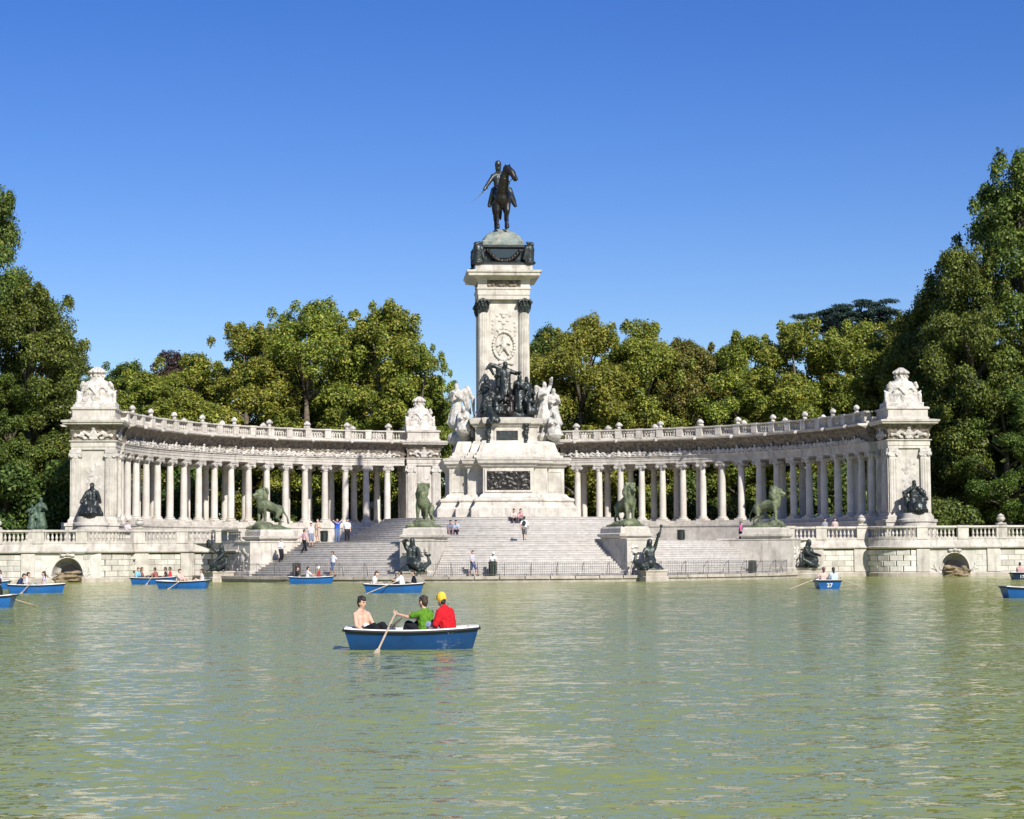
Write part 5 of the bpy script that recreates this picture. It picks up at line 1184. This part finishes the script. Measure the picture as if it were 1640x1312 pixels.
stand('person in a white top and black trousers with a bag on the left stairs', 450, r=21.2, rz=.8, J=BENT, shirt=(.72, .72, .76), legs=(.015, .015, .018), leglen=1., bag=(.03, .03, .03), scale=1.0)
stand('person in a pink striped top and black trousers higher on the left stairs', 487, r=20.0, rz=2.2, J=WALK, shirt=(.6, .38, .4), legs=(.012, .012, .015), leglen=1.)
stand('person in a pale pink shirt and blue-grey shorts at the top of the left stairs', 498, Y=-37.6, rz=.4, J=STD, shirt=(.7, .58, .6), legs=(.2, .22, .32), skin=0)
stand('person in a beige top next to the pale pink shirt', 509, Y=-37.2, rz=-.6, J=BENT, shirt=(.6, .48, .38), legs=(.5, .4, .32), skin=0)
stand('person in a bright blue shirt and jeans with raised hands on the left terrace', 540, Y=-38.0, rz=.2, J=UPA, shirt=(.03, .10, .50), legs=(.12, .17, .30), leglen=1.)
stand('person in a white shirt and black trousers with a bag near the blue shirt', 556, Y=-36.5, rz=.1, J=STD, shirt=(.72, .72, .74), legs=(.02, .02, .025), leglen=1., bag=(.02, .02, .03))
stand('person in a white shirt and blue shorts walking behind the railing', 533, r=23.35, rz=-1.0, J=WALK, shirt=(.74, .74, .78), legs=(.08, .12, .26), skin=1)
stand('boy in a patterned top and blue shorts running behind the central railing', 757, r=23.35, rz=.9, J=WALK, shirt=(.5, .48, .55), legs=(.06, .09, .22), skin=0)
stand('person in a white shirt and cap bending behind the green bin', 789, r=23.05, rz=.2, J=joints(lean=.35, pelvis=(0, .1, .9), wl=(.15, -.5, .85), wr=(-.15, -.5, .85), nod=.7), shirt=(.75, .74, .72), legs=(.03, .2, .08), hat=(.75, .75, .73))
stand('person in a white shirt and grey shorts climbing the central stairs with a backpack', 840, Y=-42.6, rz=pi - .2, J=WALK, shirt=(.74, .73, .72), legs=(.2, .18, .17), bag=(.04, .04, .045), skin=0)
for lab, px, y0, sh, lg, rz in (('person in a dark top sitting on the steps beside the left inner lion', 721, -39.0, (.2, .2, .26), (.3, .2, .2), .1), ('person in a light blue top sitting next to the dark top on the steps', 731, -39.0, (.4, .45, .55), (.03, .03, .05), -.2),
                                ('person in a beige top sitting alone on the steps below the monument', 822, -38.2, (.6, .5, .45), (.06, .05, .06), .2), ('person in a pink top sitting on the steps below the monument', 835, -38.2, (.62, .36, .36), (.1, .1, .12), -.3)):
    p = spot(px, y0); person(lab, p + Vector((0, 0, .03)), rz, SITS, group=G1, shirt=sh, legs=lg, leglen=.9, skin=0)
stand('person in a bright pink top and black trousers beside the rightmost lion', 1187, Y=-32.3, rz=1.2, J=WALK, shirt=(.65, .10, .32), legs=(.015, .015, .02), leglen=1.)
stand('person looking over the right balustrade near the urn', 1338, Y=-29.4, rz=.1, shirt=(.55, .42, .38), legs=(.1, .1, .1))
stand('person behind the right balustrade, nearer the lion', 1322, Y=-28.6, rz=.4, shirt=(.3, .3, .32), legs=(.1, .1, .1))
stand('person in a pale top leaning on the left balustrade by the pavilion', 204, Y=-30.2, rz=-.2, J=BENT, shirt=(.6, .55, .6), legs=(.1, .1, .2))
def bin_(lab, px, Y=None, r=None, m=BINM, h=.85):
    p = spot(px, Y, r); t = thing('litter_bin', lab, 'bin', p, group='litter bins')
    q = MB(); q.lathe([(.20, .03), (.25, .06), (.27, h * .8), (.27, h * .82)], 14); obj('body', q, m, t, smooth=True)
    q = MB(); q.lathe([(.285, h * .82), (.30, h * .86), (.30, h * .94), (.2, h), (.18, h)], 14); obj('rim', q, m, t, smooth=True)
    for k in range(7):
        a = 2 * pi * k / 7; q = MB(); q.box(-.04, .04, -.012, .012, .1, h * .78); obj('slat', q, IRON, t, (.275 * cos(a), .275 * sin(a), 0), (0, 0, a + pi / 2))
bin_('dark green litter bin on the left terrace between visitors', 519, Y=-37.0)
bin_('rusty brown litter bin behind the left railing', 475, r=23.1, m=BIND, h=.95)
bin_('green litter bin behind the central railing', 789, r=23.6, h=1.0)
bin_('dark green litter bin on the right terrace', 1091, Y=-36.5, h=.8)
bin_('dark green litter bin behind the right railing', 1205, r=23.2, h=.9)

c = atY(601, 880, 6.0)
t = thing('stone_tablet', 'small stone tablet with dark panel seen between the columns near the inner left pavilion', 'tablet', (c.x, 6.0, ZP))
obj('surround', MB().loft(rectf(.62, .3, 0), [(.12, 0), (.12, 1.9), (0, 2.0), (0, 3.5), (.1, 3.56), (.1, 3.7), (-.3, 4.1)]), STONE, t)
q = MB(); q.box(-.42, .42, -.34, -.29, 2.2, 3.4); obj('panel', q, BRONZE, t)

# ------------------------------------------------------------------ trees
def leaf_mesh(name, clumps, n, size, rng, flat=0.0, up=.35, aspect=.62):
    cen = np.array([c for c, r in clumps]); rad = np.array([r for c, r in clumps])
    w = (rad[:, 0] * rad[:, 2]); w = w / w.sum()
    idx = rng.choice(len(clumps), n, p=w)
    d = rng.normal(size=(n, 3)); d /= np.linalg.norm(d, axis=1)[:, None]
    d[:, 2] = np.where((d[:, 2] < -.35) & (rng.random(n) < .6), -d[:, 2], d[:, 2])
    rr = 1.0 - .55 * rng.random(n) ** 1.7 + .12 * rng.normal(size=n)
    p = cen[idx] + d * rad[idx] * rr[:, None]
    nr = d * .75 + rng.normal(size=(n, 3)) * .55 + np.array([0, 0, up]); nr /= np.linalg.norm(nr, axis=1)[:, None]
    t = np.cross(nr, rng.normal(size=(n, 3))); t /= np.linalg.norm(t, axis=1)[:, None]; b = np.cross(nr, t)
    s = size * rng.uniform(.5, 1.5, n)[:, None]
    V = np.stack([p - t * s, p + b * s * aspect + nr * s * .12, p + t * s, p - b * s * aspect + nr * s * .12], 1).reshape(-1, 3)
    me = bpy.data.meshes.new(name); me.vertices.add(4 * n); me.vertices.foreach_set('co', V.astype(np.float32).ravel())
    me.loops.add(4 * n); me.loops.foreach_set('vertex_index', np.arange(4 * n, dtype=np.int32)); me.polygons.add(n); me.polygons.foreach_set('loop_start', np.arange(0, 4 * n, 4, dtype=np.int32)); me.polygons.foreach_set('loop_total', np.full(n, 4, np.int32))
    me.update(calc_edges=True); return me
def make_tree(seed, H, RW, nleaf, low=.16, ncl=62, size=.27, lean=0.):
    rng = np.random.default_rng(seed); cl = []
    zc, hz = H * (low + 1) / 2, H * (1 - low) / 2
    lob = rng.uniform(0, 2 * pi, 3)
    while len(cl) < ncl:
        d = rng.normal(size=3); d /= np.linalg.norm(d); a = atan2(d[1], d[0])
        rr = rng.uniform(.55, 1.0) ** .6 * (1 + .16 * sin(2 * a + lob[0]) + .13 * sin(3 * a + lob[1]))
        taper = 1.0 - .32 * max(0, d[2]) ** 2
        c = np.array([d[0] * RW * rr * taper * .86, d[1] * RW * rr * taper * .86, zc + d[2] * hz * (rng.uniform(.82, 1.0)) * .93])
        r = rng.uniform(.10, .22) * RW
        cl.append((c, np.array([r * rng.uniform(.9, 1.3), r * rng.uniform(.9, 1.3), r * rng.uniform(.75, 1.05)])))
    for k in range(20):     # sprigs standing out at the top and sides
        a = rng.uniform(0, 2 * pi); e = rng.uniform(.15, 1.3); c = np.array([cos(a) * cos(e) * RW * .9, sin(a) * cos(e) * RW * .9, zc + sin(e) * hz * .97]); r = rng.uniform(.05, .095) * RW
        cl.append((c, np.array([r, r, r * 1.5])))
    crown_ = leaf_mesh('crown', cl, nleaf, size, rng)
    q = MB(); tr = .028 * H * .8; top = H * .62
    q.tube([(0, 0, -.3), (0, 0, .5), (.15, .1, H * .2), (-.1, 0, H * .42), (0, .1, top)], [tr * 1.5, tr * 1.1, tr * .9, tr * .7, tr * .3], 9)
    for i in rng.choice(ncl, 16, replace=False):
        c = cl[i][0]; z0 = min(top * .95, max(H * .18, c[2] - np.hypot(c[0], c[1]) * rng.uniform(.5, .9))); m = np.array([c[0] * .45, c[1] * .45, z0 + (c[2] - z0) * .55])
        q.tube([(0, 0, z0), tuple(m), tuple(c)], [tr * .45, tr * .28, tr * .08], 6)
    return crown_, q.mesh('trunk', True)
VAR = [make_tree(11 + i, 24, (7.2, 7.8, 6.8, 7.4)[i], 100000, (.06, .08, .04, .07)[i], 105, size=.125) for i in range(4)]
BIGV = [make_tree(31, 30, 8.4, 125000, .03, 130, .14), make_tree(33, 31, 8.6, 125000, .02, 130, .14)]
def leafed(v, m): return v[0]
_lf = {}
def tree(lab, px, topy, Y, v, m=LEAF, rz=0, wid=1.0, name='plane_tree', group='trees behind the monument', Hv=24.):
    p = atY(px, topy, Y); H = p.z - ZP; s = H / (Hv * 1.0)
    t = thing(name, lab, 'tree', (p.x, Y, ZP), rz, group=group); t.scale = (s * wid, s * wid, s)
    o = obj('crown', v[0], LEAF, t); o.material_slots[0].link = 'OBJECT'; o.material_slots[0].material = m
    obj('trunk', v[1], BARK, t); return t
T = tree
T('broad plane tree directly left of the inner left pavilion', 610, 484, 13, VAR[0], rz=.4)
T('tallest plane tree above the middle of the left colonnade', 492, 478, 14, VAR[1], rz=1.9)
T('plane tree above the left colonnade, left of the tallest one', 395, 512, 12, VAR[2], rz=3.3, wid=1.05)
T('lower plane tree near the left end of the colonnade', 300, 566, 9, VAR[3], rz=.9, wid=1.15)
T('low plane tree just right of the left end pavilion', 232, 592, 6, VAR[0], rz=5.1, wid=1.2)
T('small plane tree reaching out beside the inner left pavilion crest', 672, 545, 11, VAR[2], rz=4.4, wid=.8)
T('dark rounded tree peeping out behind the left pavilion', 190, 578, 24, VAR[1], LEAFD, rz=2.2, wid=1.1, name='dark_tree')
T('reddish purple tree far behind the left colonnade', 282, 562, 34, VAR[3], LEAFP, rz=2.9, name='copper_beech', wid=.9)
T('plane tree in the row further back on the left', 450, 540, 30, VAR[3], rz=1.1, wid=1.1)
T('second plane tree in the back row on the left', 560, 520, 31, VAR[2], rz=2.1, wid=1.1)
T('dark narrow tree directly right of the tall shaft', 872, 524, 24, VAR[1], LEAFD, rz=.3, wid=.85, name='dark_tree')
T('plane tree right of the tall monument, first of the right row', 930, 506, 12, VAR[1], rz=.7)
T('plane tree with wispy top, second of the right row', 1030, 512, 14, VAR[3], rz=2.6)
T('rust-tinged plane tree in the middle of the right row', 1105, 540, 15, VAR[0], LEAFR, rz=3.9, wid=.95)
T('plane tree left of the cedar in the right row', 1195, 530, 12, VAR[2], rz=5.3)
T('plane tree in front of the cedar', 1275, 508, 10, VAR[0], rz=1.5)
T('plane tree under the cedar branches on the right', 1385, 512, 9, VAR[1], rz=3.0, wid=1.05)
T('plane tree directly behind the right end pavilion', 1468, 498, 4, VAR[3], rz=4.0)
T('plane tree in the back row on the right', 1000, 545, 30, VAR[0], rz=.2, wid=1.15)
T('second plane tree in the back row on the right', 1150, 555, 32, VAR[1], rz=2.2, wid=1.15)
T('third plane tree in the back row on the right', 1330, 545, 30, VAR[2], rz=1.2, wid=1.2)
GB = 'big trees framing the picture'
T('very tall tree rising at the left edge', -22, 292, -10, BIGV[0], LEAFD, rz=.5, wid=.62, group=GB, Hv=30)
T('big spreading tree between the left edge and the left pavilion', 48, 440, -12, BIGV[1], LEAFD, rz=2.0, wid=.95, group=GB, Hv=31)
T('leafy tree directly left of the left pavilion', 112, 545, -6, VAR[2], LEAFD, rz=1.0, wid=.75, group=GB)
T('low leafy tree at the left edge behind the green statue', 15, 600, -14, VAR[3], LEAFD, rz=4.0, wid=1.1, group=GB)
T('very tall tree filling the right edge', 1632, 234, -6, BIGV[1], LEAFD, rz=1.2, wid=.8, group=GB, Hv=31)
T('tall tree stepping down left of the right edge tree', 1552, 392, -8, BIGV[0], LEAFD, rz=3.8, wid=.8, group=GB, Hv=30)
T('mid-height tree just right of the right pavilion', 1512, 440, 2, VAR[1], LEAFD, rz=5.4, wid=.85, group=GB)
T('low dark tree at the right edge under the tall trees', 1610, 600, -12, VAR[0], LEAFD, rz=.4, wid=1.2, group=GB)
# cedar with flat layered boughs
rng = np.random.default_rng(5); cl = []
for k in range(70):
    dx = rng.uniform(-6.2, 3.2); dy = rng.uniform(-3, 3); tier = rng.random()
    z0 = 25.1 - .032 * dx * dx - (.35 if dx < -1.5 else 0) + .25 * sin(dx * 2.1); cl.append((np.array([dx, dy, z0 - (.35 + 2.6 * tier ** 1.3)]), np.array([rng.uniform(.5, 1.25), rng.uniform(.6, 1.2), rng.uniform(.18, .34)])))
for k in range(14): dx = rng.uniform(-6.4, 3.4); cl.append((np.array([dx, rng.uniform(-2, 2), 23.2 - .03 * dx * dx]), np.array([.22, .22, .7])))
ced = leaf_mesh('crown', cl, 26000, .14, rng, aspect=.3)
q = MB(); q.tube([(0, 0, -.3), (0, 0, 10), (.2, 0, 20), (.1, 0, 25)], [.6, .45, .25, .06], 9)
for c, r in cl[:22]: q.tube([(.1, 0, c[2] - 1.2 - abs(c[0]) * .25), (c[0] * .5, c[1] * .5, c[2] - .6), tuple(c)], [.14, .09, .03], 5)
p = atY(1375, 477, 30); t = thing('cedar_tree', 'dark cedar with flat layered boughs above the right tree row', 'tree', (p.x, 30, ZP), .6); s = (p.z - ZP) / 25.3; t.scale = (s, s, s)
obj('crown', ced, NEEDLE, t); obj('trunk', q, BARK, t, smooth=True)
# shrubs behind the colonnade
SHR = [leaf_mesh('foliage', [(np.array([rng.normal() * 1.1, rng.normal() * 1.0, abs(rng.normal()) * 1.1 + .7]), np.array([.9, .9, .8])) for _ in range(13)], 8000, .095, rng) for _ in range(3)]
SHP = []
for i in range(15):
    t_ = -1.25 + 2.5 * i / 14 + random.uniform(-.03, .03); x, y = arc(RC + random.uniform(7.5, 10.5), t_)
    pos = projpx((x, y, 4)); side = 'left' if t_ < -.02 else 'right'
    n_ = sum(1 for s_ in SHP if s_ == side); SHP.append(side)
    ordn = ['first', 'second', 'third', 'fourth', 'fifth', 'sixth', 'seventh', 'eighth', 'ninth'][n_]
    t = thing('shrub', 'green shrub seen between the %s columns, %s from the %s' % (side, ordn, 'outer end' if side == 'left' else 'middle'), 'shrub', (x, y, ZP), random.uniform(0, 6), group='shrubs behind the colonnade', scale=random.uniform(1.2, 1.9))
    obj('foliage', SHR[i % 3], BUSHL, t)
    q = MB(); q.tube([(0, 0, -.1), (.1, 0, .9), (.2, .1, 1.6)], [.09, .07, .03], 6); obj('stem', q, BARK, t)
# far wood closing the view under the crowns
cl = []
for i in range(260):
    x = -85 + 170 * rng.random(); y = 52 + 14 * rng.random(); cl.append((np.array([x, y, ZP + 15 * rng.random() ** 1.6]), np.array([3.0, 2.2, 2.6])))
for s_ in (-1, 1):
    for i in range(110): cl.append((np.array([s_ * (46 + 22 * rng.random()), rng.uniform(-14, 55), ZP + 14 * rng.random() ** 1.6]), np.array([3.0, 2.6, 2.6])))
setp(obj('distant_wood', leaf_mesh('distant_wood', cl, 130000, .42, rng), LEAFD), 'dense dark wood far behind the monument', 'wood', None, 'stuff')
bpy.data.scenes.remove(tmp)
